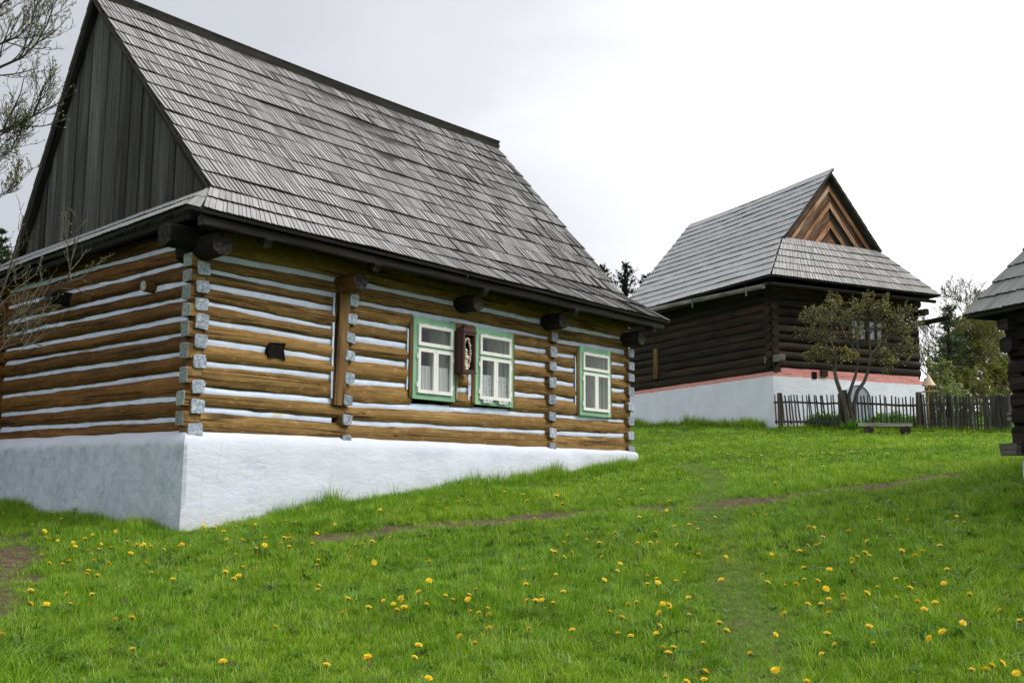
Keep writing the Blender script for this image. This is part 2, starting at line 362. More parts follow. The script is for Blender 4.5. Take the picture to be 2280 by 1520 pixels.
def curtain(name, lace):
    m = NT(name); uv = m.n('ShaderNodeUVMap').outputs[0]
    d = m.n('ShaderNodeBsdfDiffuse', {'Color':(.88,.89,.90,1)}).outputs[0]
    tr = m.n('ShaderNodeBsdfTranslucent', {'Color':(.7,.7,.7,1)}).outputs[0]
    a = m.n('ShaderNodeMixShader', {0:.35, 1:d, 2:tr}).outputs[0]
    tp = m.n('ShaderNodeBsdfTransparent').outputs[0]
    if lace:
        v = m.n('ShaderNodeTexVoronoi', {'Vector':uv,'Scale':34.}).outputs['Distance']
        k = m.ramp(v, [(.24,(.85,.85,.85)),(.36,(.02,.02,.02))])
    else:
        s = m.sep(uv); k = m.ramp(m.noise(m.comb(m.math('MULTIPLY', s[0], 40.), s[1], 0.), 1., 3.), [(.3,(.0,.0,.0)),(.7,(.22,.22,.22))])
    return m.out(m.n('ShaderNodeMixShader', {0:k, 1:a, 2:tp}).outputs[0])
M['curtain'] = curtain('sheer_curtain', False); M['lace'] = curtain('lace_curtain', True)
def leafmat(name, a, b, trans=.35, rough=.5):
    m = NT(name); t = m.attr('tint').outputs['Fac']
    c = m.ramp(t, [(.0,a),(1.,b)])
    d = m.bsdf(c, rough, .3); tr = m.n('ShaderNodeBsdfTranslucent', {'Color':c}).outputs[0]
    return m.out(m.n('ShaderNodeMixShader', {0:trans, 1:d, 2:tr}).outputs[0])
M['leaf_fresh'] = leafmat('fresh_spring_leaf', (.16,.22,.05), (.40,.46,.14))
M['leaf_apple'] = leafmat('apple_leaf', (.22,.22,.035), (.58,.54,.13))
M['leaf_yellow'] = leafmat('yellow_green_leaf', (.16,.20,.025), (.36,.38,.07))
M['leaf_olive'] = leafmat('olive_brown_leaf', (.14,.145,.028), (.36,.36,.08))
M['leaf_garden'] = leafmat('garden_leaf', (.05,.16,.012), (.18,.38,.04))
M['needle'] = leafmat('dark_spruce_needle', (.010,.022,.016), (.040,.065,.045), .1)
M['needle_pine'] = leafmat('young_pine_needle', (.035,.062,.03), (.15,.21,.10), .2)
M['petal_white'] = leafmat('white_blossom', (.6,.6,.55), (.8,.8,.76), .3)
M['petal_yellow'] = leafmat('dandelion_yellow', (.84,.58,.010), (.98,.80,.06), .25)
M['stem_green'] = leafmat('dandelion_stem', (.10,.14,.03), (.22,.22,.09), .2)
def grassmat(name, stops, trans=.4):
    m = NT(name); t = m.attr('tint').outputs['Fac']; rnd = m.n('ShaderNodeObjectInfo').outputs['Random']
    pos = m.n('ShaderNodeNewGeometry').outputs['Position']
    n = m.noise(pos, .55, 3., .6); n2 = m.noise(pos, 2.6, 2., .5)
    f = m.math('ADD', m.math('MULTIPLY', t, .42), m.math('ADD', m.math('MULTIPLY', rnd, .28), m.math('MULTIPLY', n2, .30)))
    c = m.ramp(f, stops)
    c = m.mix(m.ramp(n, [(.42,(0,0,0)),(.66,(1,1,1))]), c, m.mix(1., c, (1.22,1.10,.9), 'MULTIPLY'))
    d = m.bsdf(c, .42, .45); tr = m.n('ShaderNodeBsdfTranslucent', {'Color':c}).outputs[0]
    return m.out(m.n('ShaderNodeMixShader', {0:trans, 1:d, 2:tr}).outputs[0])
M['grass'] = grassmat('meadow_grass', [(.15,(.038,.105,.004)),(.36,(.122,.280,.006)),(.60,(.255,.460,.014)),(.88,(.52,.65,.14))])
M['grass_pale'] = grassmat('trodden_pale_grass', [(.15,(.10,.16,.03)),(.5,(.26,.36,.09)),(.9,(.50,.56,.22))])
M['grass_dry'] = grassmat('dry_straw', [(.1,(.16,.13,.05)),(.9,(.42,.36,.20))], .2)
M['weed'] = grassmat('broad_weed_leaf', [(.2,(.05,.14,.015)),(.8,(.15,.32,.05))], .3)
M['nettle'] = grassmat('purple_weed_tip', [(.2,(.05,.035,.03)),(.8,(.13,.06,.07))], .2)
# ------------------------------------------------------------------ worn lines in the meadow
def gpath(pts): return np.array([ghit(x, y)[:2] for x, y in pts])
DIRT = [(gpath([(745,1197),(815,1193),(870,1186),(960,1174),(1100,1160),(1250,1145),(1420,1134),(1560,1128),(1650,1118),(1740,1106),(1840,1094),(1940,1084),(2030,1072),(2090,1062)]), .27),
        (gpath([(-60,1190),(0,1215),(-5,1290),(-30,1350),(-70,1400)]), .36),
        (gpath([(1655,1388),(1690,1392)]), .07)]
WORN = [(gpath([(1530,1035),(1590,1062),(1600,1095),(1560,1118)]), .2), (gpath([(1560,1118),(1600,1180),(1610,1250),(1650,1340),(1690,1420),(1690,1519)]), .22)]
def pdist(P, poly):
    d = np.full(len(P), 1e9)
    for a, b in zip(poly[:-1], poly[1:]):
        ab = b-a; t = np.clip(((P-a)@ab)/max(ab@ab,1e-9), 0, 1)
        d = np.minimum(d, np.hypot(*(P-(a+t[:,None]*ab)).T))
    return d
def fields(P):                         # bare-earth and trodden factors, 0..1
    wob = np.array([nz(p[0]*1.3, p[1]*1.3, 5.) for p in P]); wob2 = np.array([nz(p[0]*4.1, p[1]*4.1, 1.) for p in P])
    bare = np.zeros(len(P)); worn = np.zeros(len(P))
    for poly, w in DIRT:
        d = pdist(P, poly); bare = np.maximum(bare, np.clip(1.35-d/w+1.2*wob+.9*wob2, 0, 1)*np.clip(2.2-d/w, 0, 1))
    for poly, w in WORN:
        d = pdist(P, poly); worn = np.maximum(worn, np.clip(1.5-d/w+.5*wob, 0, 1))
    return bare, worn
# ------------------------------------------------------------------ ground sheet
def axis(fine0, fine1, step, far):
    a = list(np.arange(fine0, fine1+1e-6, step)); s = step; x = fine1
    while x < far: s *= 1.25; x += s; a.append(x)
    s = step; x = fine0; b = []
    while x > -far: s *= 1.25; x -= s; b.append(x)
    return np.array(b[::-1]+a)
gx = axis(-8, 15, .16, 260); gy = axis(3, 34, .16, 260)
X, Y = np.meshgrid(gx, gy); Zg = gz(X, Y)
nx, ny = len(gx), len(gy)
ids = np.arange(nx*ny).reshape(ny, nx)
quads = np.stack([ids[:-1,:-1], ids[:-1,1:], ids[1:,1:], ids[1:,:-1]], -1).reshape(-1, 4)
gm = bpy.data.meshes.new('ground'); gm.vertices.add(nx*ny); gm.vertices.foreach_set('co', np.stack([X,Y,Zg],-1).astype('f').ravel())
gm.loops.add(len(quads)*4); gm.loops.foreach_set('vertex_index', quads.ravel().astype('i'))
gm.polygons.add(len(quads)); gm.polygons.foreach_set('loop_start', (np.arange(len(quads))*4).astype('i')); gm.polygons.foreach_set('loop_total', np.full(len(quads),4,'i'))
gm.update(); gm.validate()
Pg = np.stack([X.ravel(), Y.ravel()], -1); bare = np.zeros(len(Pg)); worn = np.zeros(len(Pg))
nearm = (Pg[:,0] > -9)&(Pg[:,0] < 16)&(Pg[:,1] > 2)&(Pg[:,1] < 30)
bare[nearm], worn[nearm] = fields(Pg[nearm])
at = gm.attributes.new('bare', 'FLOAT', 'POINT'); at.data.foreach_set('value', bare.astype('f'))
at = gm.attributes.new('worn', 'FLOAT', 'POINT'); at.data.foreach_set('value', worn.astype('f'))
gm.polygons.foreach_set('use_smooth', [True]*len(quads))
def groundmat():
    m = NT('meadow_soil'); p = m.n('ShaderNodeNewGeometry').outputs['Position']
    n = m.noise(p, 9., 8., .7); n2 = m.noise(p, .5, 4., .6); n3 = m.noise(p, 40., 4., .7)
    g = m.ramp(n, [(.3,(.020,.042,.006)),(.52,(.050,.105,.010)),(.72,(.10,.17,.025))])
    g = m.mix(m.ramp(n2, [(.45,(0,0,0)),(.7,(1,1,1))]), g, m.mix(1., g, (1.3,1.15,.9), 'MULTIPLY'))
    e = m.ramp(m.math('ADD', m.math('MULTIPLY', n, .6), m.math('MULTIPLY', n3, .4)), [(.3,(.040,.027,.018)),(.5,(.105,.072,.050)),(.72,(.23,.18,.13))])
    c = m.mix(m.attr('bare').outputs['Fac'], g, e)
    c = m.mix(m.math('MULTIPLY', m.attr('worn').outputs['Fac'], .3), c, (.14,.19,.05))
    return m.out(m.bsdf(c, .95, .1, n, .8, .03))
gm.materials.append(groundmat())
go = bpy.data.objects.new('ground', gm); COL.objects.link(go); tag(go, 'sloping green meadow rising towards the far house', 'ground', kind='structure')
# ------------------------------------------------------------------ roofs of shingles
def lerp(a, b, t): return Vector(a)*(1-t)+Vector(b)*t
def shingles(mb, b0, b1, t0, t1, rows, width=.1, thick=.024, ov=.12, wave=.012, seed=0., under=1, jit=.0025, lf=1.3, sag=0., fine=True):
    # one slope: bottom edge b0-b1, top edge t0-t1; every shingle is a wedge with a thick and a thin long side
    b0, b1, t0, t1 = map(Vector, (b0, b1, t0, t1))
    nrm = (b1-b0).cross(t0-b0).normalized()
    for r in range(rows):
        f0, f1 = r/rows, min((r+1)/rows+ov/rows*3, 1.02)
        l0, l1 = lerp(b0,t0,f0), lerp(b1,t1,f0); h0, h1_ = lerp(b0,t0,f1), lerp(b1,t1,f1)
        L = (l1-l0).length; x = 0.; row_t = random.uniform(-.06,.06)
        cuts = [0.]
        while x < L-.4*width:
            x += width*random.uniform(.62,1.38); cuts.append(min(x, L))
        cuts[-1] = L
        for a, b in zip(cuts[:-1], cuts[1:]):
            ua, ub = a/L, b/L
            j = random.uniform(-jit, jit)
            wv = lambda u: nrm*(wave*nz(u*L*.55+seed, r*3.7, seed)+wave*.5*nz(u*L*2.1, r*1.3, seed+9))
            slope = (h0-l0).normalized()
            pa, pb, qa, qb = lerp(l0,l1,ua), lerp(l0,l1,ub), lerp(h0,h1_,ua), lerp(h0,h1_,ub)
            sagv = slope*(j+.010*nz(ua*L*.7+seed, r*2.2, 4.)); gap = (pb-pa)*.03
            sg_ = lambda u, f: Vector((0,0,-sag*math.sin(math.pi*u)*f))
            pa = pa+sagv+gap+sg_(ua,f0); pb = pb+sagv-gap+sg_(ub,f0); qa = qa+sg_(ua,min(f1,1)); qb = qb+sg_(ub,min(f1,1))
            lift = thick*lf
            ta, tb = thick*random.uniform(.85,1.1), thick*random.uniform(.42,.66)
            if not fine: ta = tb = thick
            wa, wb = wv(ua), wv(ub)
            P0, P1 = pa+nrm*(lift)+wa, pb+nrm*(lift)+wb
            t_ = min(1, max(0, .5+row_t+random.gauss(0,.11)+.14*nz(ua*L*.35+seed*3, r*.45, 7.)))
            Lr = (qa-pa).length; w = (pb-pa).length; o = random.random()*60
            i = len(mb.v)
            V = [P0, P1, qb+wb*.6+nrm*.004, qa+wa*.6+nrm*.004, P0+nrm*ta, P1+nrm*tb, qb+nrm*(.004+tb)+wb*.6, qa+nrm*(.004+ta)+wa*.6]
            mb.v += [tuple(q) for q in V]
            mb.idx([i+4,i+5,i+6,i+7], [(o,0),(o,w),(o+Lr,w),(o+Lr,0)], 0, t_)
            mb.idx([i,i+1,i+5,i+4], [(0,0),(0,w),(.02,w),(.02,0)], 1, t_)
            mb.idx([i+3,i,i+4,i+7], [(o,0),(o+.02,0),(o+.02,.02),(o,.02)], 1, t_)
            mb.idx([i+1,i+2,i+6,i+5], [(o,0),(o+.02,0),(o+.02,.02),(o,.02)], 1, t_)
            mb.idx([i+3,i+2,i+1,i], [(o,0),(o,w),(o+Lr,w),(o+Lr,0)], 1, t_)
    if under:
        d = nrm*.035
        L = (b1-b0).length; H = (t0-b0).length
        mb.hexa([b0-d,b0,t0,t0-d,b1-d,b1,t1,t1-d], 1, .4)
def log_between(mb, u0, u1, zl, zu, axis, depth=.105, off=.05, n=14, seg=.13, mat=0, endmat=None, edge=.019, seed=None, drop=0., sqz=.28, sup=2.9):
    # a log filling the band between two courses of chinking; zl(u), zu(u) its lower and upper edge
    sd = random.random()*90 if seed is None else seed
    t = random.random(); N = max(3, int((u1-u0)/seg)); rings = []
    for k in range(N+1):
        u = u0+(u1-u0)*k/N; a, b = zl(u), zu(u)
        zc, hz = (a+b)/2, (b-a)/2+.008; ring = []
        for j in range(n):
            an = 2*math.pi*j/n; ca, sa = math.cos(an), math.sin(an)
            q = (abs(ca)**sup+abs(sa)**sup)**(-1/sup)
            w = nz(u*1.1+sd, ca*.9, sa*.9)*1.3+nz(u*4.3+sd, ca*2, sa*2)*.7+nz(u*13+sd, ca*3, sa*3)*.35
            dy = (depth*ca*q)*(1+.07*w)+off; dz = (hz*q+edge*w)*sa
            ring.append(len(mb.v))
            mb.v.append((u, dy, zc+dz) if axis == 0 else (dy, u, zc+dz))
        rings.append(ring)
    o = sd
    for k in range(N):
        ua, ub = (u1-u0)*k/N, (u1-u0)*(k+1)/N
        for j in range(n):
            j2 = (j+1) % n; a0, a1 = .65*j/n, .65*(j+1)/n
            ii = [rings[k][j],rings[k+1][j],rings[k+1][j2],rings[k][j2]]
            uu = [(o+ua,a0),(o+ub,a0),(o+ub,a1),(o+ua,a1)]
            if axis == 0: ii = ii[::-1]; uu = uu[::-1]
            mb.idx(ii, uu, mat, t)
    e = mat if endmat is None else endmat
    cu = [(.1*math.cos(2*math.pi*j/n), .1*math.sin(2*math.pi*j/n)) for j in range(n)]
    mb.idx(rings[0], cu, e, t); mb.idx(rings[-1][::-1], cu[::-1], e, t)
def lin(x0, z0, x1, z1): return lambda u: z0+(z1-z0)*(u-x0)/(x1-x0)
def chink_strip(mb, u0, u1, zf, half, axis, y=.004, seg=.16):
    N = max(2, int((u1-u0)/seg)); sd = random.random()*50
    def fn(a, b):
        u = u0+(u1-u0)*a; w = (half+.012*nz(u*2.3+sd, 1.)+.010*nz(u*9+sd, 2.))
        z = zf(u)+(b-.5)*2*(w+.035)
        yy = y-.018*math.cos((b-.5)*math.pi)+.010*nz(u*3+sd, b*2.)
        return (u, yy, z) if axis == 0 else (yy, u, z)
    mb.grid(fn, N, 6, uvfn=lambda a, b: (u0+(u1-u0)*a, b))
# ================================================================== the near house
H1 = empty('log_house', A1, Y1, 'amber log house with white chinking, white plaster base and steep grey shingle roof', 'house')
WEND = 4.85
def bandz(p, q):
    a, b = h1(*p, 1, 0.), h1(*q, 1, 0.); return lin(a[0], a[2], b[0], b[2])
S1 = [bandz(*b) for b in [((471,571),(771,628)),((471,605),(740,657)),((471,639),(740,688)),((471,679),(740,730)),((471,718),(740,761)),((471,762),(738,798)),((466,811),(736,838)),((464,870),(734,892)),((464,913),(726,934))]]
S2 = [bandz(*b) for b in [((821,638),(1226,722)),((801,674),(1227,754)),((797,716),(1226,784)),((794,755),(1224,815)),((794,799),(1223,847)),((794,850),(1223,883)),((791,900),(1221,925)),((793,941),(1221,962))]]
S3 = [bandz(*b) for b in [((1246,727),(1401,757)),((1246,760),(1402,786)),((1245,789),(1403,815)),((1242,819),(1403,843)),((1242,851),(1403,872)),((1243,886),(1403,905)),((1243,927),(1402,937)),((1243,964),(1402,969))]]
WIN = [(3.61,4.52,.60,1.81),(4.99,5.92,.60,1.815),(7.79,8.77,.585,1.815)]
HB = .029
fl = MB(); ck = MB()
def section(S, u0, u1, zt, zb, ext0=0., ext1=0., wins=(), topcut=None):
    fs = [zt]+S+[zb]
    for k in range(len(fs)-1):
        up, lo = fs[k], fs[k+1]
        zu = (lambda f: lambda u: f(u)-(HB if k else 0))(up) if k else up
        zl = (lambda f: lambda u: f(u)+HB)(lo) if k < len(fs)-2 else lo
        mid = (up((u0+u1)/2)+lo((u0+u1)/2))/2
        spans = [(u0, u1)]
        for (a, b, z0, z1) in wins:
            if z0-.10 < mid < z1+.02:
                spans = [s for (p, q) in spans for s in ((p, min(q, a+.02)), (max(p, b-.03), q)) if s[1]-s[0] > .05] if any(p < a and q > b for p, q in spans) else spans
        for (p, q) in spans:
            e0 = ext0(mid) if callable(ext0) else ext0; e1 = ext1(mid) if callable(ext1) else ext1
            log_between(fl, p-(e0 if p == u0 else 0), q+(e1 if q == u1 else 0), zl, zu, 0, depth=random.uniform(.10,.118), off=.055)
    for k, f in enumerate(S):
        zc = f((u0+u1)/2); spans = [(u0, u1)]
        for (a, b, z0, z1) in wins:
            if z0-.02 < zc < z1+.02:
                spans = [s for (p, q) in spans for s in ((p, min(q, a+.04)), (max(p, b-.04), q)) if s[1]-s[0] > .03]
        for (p, q) in spans: chink_strip(ck, p, q, f, HB, 0)
inpost = lambda z: .20 if (z > 1.95 or z < .40) else -.01
section(S1, .0, 2.15, lambda u: 2.46, lambda u: -.06, 0., inpost)
section(S2, 2.35, 6.97, lambda u: 2.46, lambda u: -.06, 0., 0., WIN[:2])
section(S3, 6.97, 9.47, lambda u: 2.46, lambda u: -.06, 0., 0., WIN[2:])
# white mortar seams and wooden jambs beside the post and the openings
jm = MB()
chv = lambda u, z0, z1, w=.03: ck.grid(lambda a, b: (u+(a-.5)*w*(1+.6*nz(b*6,u)), -.045-.01*math.cos((a-.5)*3)+.006*nz(b*9,u), z0+(z1-z0)*b), 3, 14, uvfn=lambda a,b:(a,b))
chv(2.115, .50, 1.93, .035); chv(2.375, 1.32, 1.95, .05)
for a, b, z0, z1 in WIN:
    for q0, q1 in ((a-.06,a+.05),(b-.05,b+.05)):
        jm = MB(); jm.box(q0, q1, -.073, .1, z0+.02, z1-.06, 2); jm.build('window_jamb', M['post'], H1)
    chv(a-.075, z0+.12, z1-.2, .03)
chv(WIN[0][1]+.075, .66, 1.6, .03); chv(4.88, .66, 1.1, .035)
fl.build('log_wall', [M['log'], M['log']], H1, 45); ck.build('chinking', M['chink'], H1, 60)
pm = MB(); pm.beam((2.225,.0,.41), (2.27,.0,1.97), .2, .19, (1,0,0), jit=.006); pm.build('wall_post', M['post'], H1)
# gable wall logs
GR = [(1.96,2.02),(1.73,1.78),(1.54,1.58),(1.30,1.34),(1.11,1.14),(.88,.91),(.62,.66),(.36,.37),(.13,.12)]  # (far end, near end)
GB = [lin(WEND, a, 0., b) for a, b in GR]
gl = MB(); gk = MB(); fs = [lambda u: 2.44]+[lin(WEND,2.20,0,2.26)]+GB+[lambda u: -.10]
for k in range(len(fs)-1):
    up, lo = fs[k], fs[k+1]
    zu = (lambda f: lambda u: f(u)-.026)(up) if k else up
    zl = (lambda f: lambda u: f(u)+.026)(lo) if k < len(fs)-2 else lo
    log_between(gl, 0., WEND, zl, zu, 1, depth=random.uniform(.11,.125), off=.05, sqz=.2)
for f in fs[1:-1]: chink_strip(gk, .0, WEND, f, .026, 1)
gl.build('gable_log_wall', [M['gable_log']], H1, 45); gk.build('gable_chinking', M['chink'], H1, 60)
# hidden walls behind, so that the house is a closed volume
bl = MB()
for k in range(9):
    z = .1+.27*k
    bl.tube([(9.43,y,z) for y in np.linspace(.05,6.0,12)], .135, 10, rough=.06)
    bl.tube([(u,6.0,z) for u in np.linspace(0,9.45,16)], .135, 10, rough=.06)
    bl.tube([(0.02,y,z) for y in np.linspace(WEND,6.0,5)], .13, 10, rough=.06)
bl.build('rear_log_wall', M['gable_log'], H1, 45)
inn = MB()
inn.grid(lambda a,b:(.15+9.1*a, .1+5.8*b, 2.44), 2, 2); inn.build('attic_floor', M['dark_room'], H1)
# limed log ends, each one a part
def log_end(x, z, w=.17, h=.165, face=0, parent=H1, pr=.115, mats=('log','end_blue'), name='log_end', y0=.06, cham=.018):
    mb = MB(); j = lambda s=.012: random.uniform(-s, s)
    w2, h2_ = w/2, h/2
    def oct_(y, sh):
        c = [(-w2+cham,-h2_),(w2-cham,-h2_),(w2,-h2_+cham),(w2,h2_-cham),(w2-cham,h2_),(-w2+cham,h2_),(-w2,h2_-cham),(-w2,-h2_+cham)]
        return [((p[0]*sh+o[0]), y, p[1]*sh+o[1]) for p, o in zip(c, offs)]
    offs = [(j(), j()) for _ in range(8)]
    R0, R1, R2 = oct_(y0, 1.), oct_(-pr+.012, 1.), oct_(-pr, .92)
    def P(q): return (x+q[0], q[1], z+q[2]) if face == 0 else (q[1], x-q[0], z+q[2])
    t = random.random(); o = random.random()*40
    for A_, B_, la, lb in ((R0,R1,0,.19),(R1,R2,.19,.2)):
        for k in range(8):
            k2 = (k+1) % 8; a0, a1 = .09*k, .09*(k+1)
            mb.face([P(A_[k]),P(B_[k]),P(B_[k2]),P(A_[k2])][::-1], [(o+la,a0),(o+lb,a0),(o+lb,a1),(o+la,a1)][::-1], 0 if lb < .195 else 1, t)
    mb.face([P(q) for q in R2], [(q[0],q[2]) for q in R2], 1, t)
    return mb.build(name, [M[mats[0]], M[mats[1]]], parent)
for z in [1.92,1.70,1.48,1.27,1.03,.79,.49,.26]: log_end(.02+random.uniform(-.01,.01), z, .175, random.uniform(.14,.19), mats=('gable_log','end_blue'))
log_end(.0, -.02, .2, .16, pr=.12)
for u, z in [(2.42,1.87),(2.40,1.6),(2.38,1.34),(2.38,1.09),(2.37,.79),(2.36,.49),(2.35,.22),(2.35,-.06)]: log_end(u, z, .165, random.uniform(.14,.17))
for u, z in [(7.03,1.87),(7.0,1.61),(6.97,1.37),(6.96,1.09),(6.96,.8),(6.95,.51),(6.97,.23),(6.97,-.03)]: log_end(u, z, .20, random.uniform(.15,.18))
for u, z in [(9.45,1.85),(9.45,1.6),(9.45,1.37),(9.44,1.11),(9.43,.82),(9.42,.55),(9.41,.28),(9.43,.0)]: log_end(u, z, .20, random.uniform(.15,.18))
fs1 = [lambda u: 2.2]+S1+[lambda u: .0]
for k in range(1, len(fs1)-1):
    zc = (fs1[k](0)+fs1[k+1](0))/2
    log_end(.0+random.uniform(-.008,.008), zc, .17, min(.2,(fs1[k](0)-fs1[k+1](0))*.8), face=1, mats=('log','end_grey'), pr=.14+.02*(k > 7))
for z in (.25,.5,.77,1.0,1.2,1.4): log_end(WEND+.02, z, .17, .15, face=1, mats=('gable_log','end_grey'), pr=.16)
# beams that carry the eaves
def beam_end(name, a, b, r, n=10, mat='dark_wood', end='end_dark', sq=.5, flat=1., parent=H1):
    mb = MB(); mb.tube([lerp(a,b,t) for t in (0,.3,.6,.85,1)], [r,r,r*.98,r*.97,r*.9], n, endmat=1, sq=sq, rough=.06, flat=flat)
    return mb.build(name, [M[mat], M[end]], parent, 40)
beam_end('beam_end', (.02,.3,2.17), (.02,-.46,2.17), .15)
beam_end('beam_end', (2.25,.3,2.06), (2.25,-.42,2.07), .135, 12, 'gable_log', 'end_dark', .15)
beam_end('beam_end', (4.66,.3,2.12), (4.66,-.42,2.11), .13)
beam_end('beam_end', (6.86,.3,2.12), (6.86,-.42,2.11), .14)
beam_end('beam_end', (9.33,.3,2.10), (9.33,-.42,2.09), .13)
beam_end('plate_beam_end', (.3,.0,2.28), (-.47,.0,2.26), .15)
beam_end('gable_beam_end', (.2,3.0,1.87), (-.33,3.0,1.88), .10, 10)
beam_end('gable_log_end', (.2,.92,1.80), (-.16,.92,1.80), .075, 10, 'gable_log', 'end_grey', .0)
e = MB(); e.tube([(u,-.56+.006*math.sin(u*3),2.36+.01*nz(u*.6)) for u in np.linspace(-.36,9.82,30)], .06, 8, rough=.05, endmat=1, sq=.6); e.build('eave_pole', [M['dark_wood'], M['end_dark']], H1, 40)
e = MB(); e.tube([(-.26,v,2.47-.043*v) for v in np.linspace(-.25,5.4,14)], .042, 8, rough=.05, endmat=1, sq=.6); e.build('eave_pole', [M['dark_wood'], M['end_dark']], H1, 40)
for u in (.55,2.35,4.6,6.95,9.45): beam_end('rafter_foot', (u,-.3,2.50), (u,-.62,2.24), .065, 8, 'dark_wood', 'end_dark', .7)
# roof
RZ, RV, KZ, KV = 6.43, 3.05, 2.92, -.08
U0, U1, E0, E1, EV, EZ = .06, 9.22, -.50, 9.90, -.69, 2.45
BK = 4.95
rf = MB()
shingles(rf, (U0,KV,KZ), (U1,KV,KZ), (U0-.02,RV,6.37), (U1,RV,RZ+.02), 14, .068, .026, seed=1., wave=.024, lf=1.2, sag=.05)
shingles(rf, (-.43,EV,EZ), (E1,EV,EZ), (U0,KV,KZ), (U1,KV,KZ), 2, .078, .020, seed=2., wave=.02, lf=1.4)
shingles(rf, (U1,BK,KZ), (U0,BK+.1,2.70), (U1,RV-.03,RZ+.13), (U0-.02,RV-.03,6.45), 14, .11, seed=3., sag=.05)
shingles(rf, (E1,BK+.6,EZ), (-.36,BK+.6,2.33), (U1,BK,KZ), (U0,BK+.1,2.70), 2, .11, seed=4.)
shingles(rf, (-.36,BK+.55,2.335), (-.36,-.28,2.575), (U0,BK+.1,2.70), (U0,KV+.03,KZ-.015), 2, .085, .018, seed=5., lf=1.1)
shingles(rf, (-.36,-.29,2.575), (-.43,EV+.02,EZ+.01), (U0-.01,KV+.05,KZ-.005), (U0+.03,KV,KZ), 2, .07, .016, seed=7., lf=1.1)
shingles(rf, (E1,EV,EZ), (E1,BK+.6,EZ), (U1,KV,KZ), (U1,BK,KZ), 2, .11, seed=6.)
rf.build('shingle_roof', [M['shingle'], M['shingle_edge']], H1)
# hip fan at the near corner
# gable boards
def gable_boards(mb, x, y0, y1, zb, ya, za, yl, zl, yr, zr, w=(.11,.20), th=.025):
    y = y0
    top = lambda q: min(zl+(za-zl)*(q-yl)/(ya-yl), zr+(za-zr)*(q-yr)/(ya-yr))
    while y < y1:
        q = min(y+random.uniform(*w), y1); d = random.uniform(-.012,.012); t = random.random()
        a, b = max(top(y+.004), zb), max(top(q-.004), zb); cuts = [y+.004, q-.004]
        if y < ya < q: cuts = [y+.004, ya, q-.004]
        for c0, c1 in zip(cuts[:-1], cuts[1:]):
            z0, z1 = max(top(c0), zb+.01), max(top(c1), zb+.01)
            X0, X1 = x+d, x+d+th
            mb.hexa([(X0,c0,zb),(X1,c0,zb),(X1,c1,zb),(X0,c1,zb),(X0,c0,z0),(X1,c0,z0),(X1,c1,z1),(X0,c1,z1)], 0, t)
        y = q
gb = MB()
gable_boards(gb, .17, KV-.02, BK+.1, 2.62, RV, 6.36, KV, KZ-.03, BK+.1, 2.68)
gb.build('gable_board_wall', M['gable_board'], H1)
gb = MB(); gable_boards(gb, 9.05, KV-.02, BK, 2.80, RV, 6.40, KV, KZ-.03, BK, KZ-.03); gb.build('gable_board_wall', M['gable_board'], H1)
vb = MB(); vb.beam((U0+.05,BK+.02,2.66), (U0+.05,RV+.02,6.30), .10, .09); vb.beam((U0+.05,KV+.03,KZ-.08), (U0+.05,RV-.02,6.28), .06, .06)
vb.build('verge_rafter', M['dark_wood'], H1)
# plinth: a lofted skirt of plaster with rounded corners
def plinth(name, mat, parent, x0, x1, y0, y1, gz_local, prof, step=.11, rc=.07, amp=.03, seed=0., closed_top=True):
    pts = []
    def seg(a, b):
        n = max(2, int(math.dist(a, b)/step)); return [lerp((*a,0),(*b,0),k/n) for k in range(n)]
    cs = [(x0,y0),(x1,y0),(x1,y1),(x0,y1)]
    for k in range(4):
        a, b = Vector((*cs[k],0)), Vector((*cs[(k+1)%4],0)); d = (b-a).normalized()
        nrm = Vector((d.y,-d.x,0)); n = max(2, int((b-a).length/step))
        for i in range(n+1): pts.append((a+(b-a)*i/n, nrm, 0))
        d2 = (Vector((*cs[(k+2)%4],0))-b).normalized(); n2 = Vector((d2.y,-d2.x,0))
        pts.append((b, (nrm+n2).normalized()*1.25, 0))
    mb = MB(); rows = []
    for (h, out) in prof:
        row = []
        for (p, nrm, _) in pts:
            zb = gz_local(p.x, p.y)-.25
            z = zb+(h)*(0-zb) if h <= 1 else h-1
            o = out+(amp if h < 1.1 else amp*.6)*(nz(p.x*1.1+seed, p.y*1.1, z*1.4)*.6+nz(p.x*4+seed, p.y*4, z*5)*.28)
            zz = z+(.02*nz(p.x*1.7+seed, p.y*1.7, 3.) if h > .8 else 0)
            row.append(len(mb.v)); mb.v.append((p.x+nrm.x*o, p.y+nrm.y*o, zz))
        rows.append(row)
    N = len(pts)
    for a, b in zip(rows[:-1], rows[1:]):
        for i in range(N):
            j = (i+1) % N; mb.idx([a[i],a[j],b[j],b[i]], [(0,0)]*4)
    return mb.build(name, mat, parent, 42)
gl1 = lambda u, v: float(gz(*frm(A1, Y1, (u,v,0))[:2]))-A1[2]
prof = [(0.,.17)]+[(h,.17-.06*h) for h in np.linspace(.1,.86,12)]+[(.90,.105),(.94,.085),(.965,.055),(.985,.01),(1.,-.06)]
plinth('plaster_plinth', M['lime'], H1, -.05, 9.46, -.03, 6.05, gl1, prof, amp=.045, seed=1.)
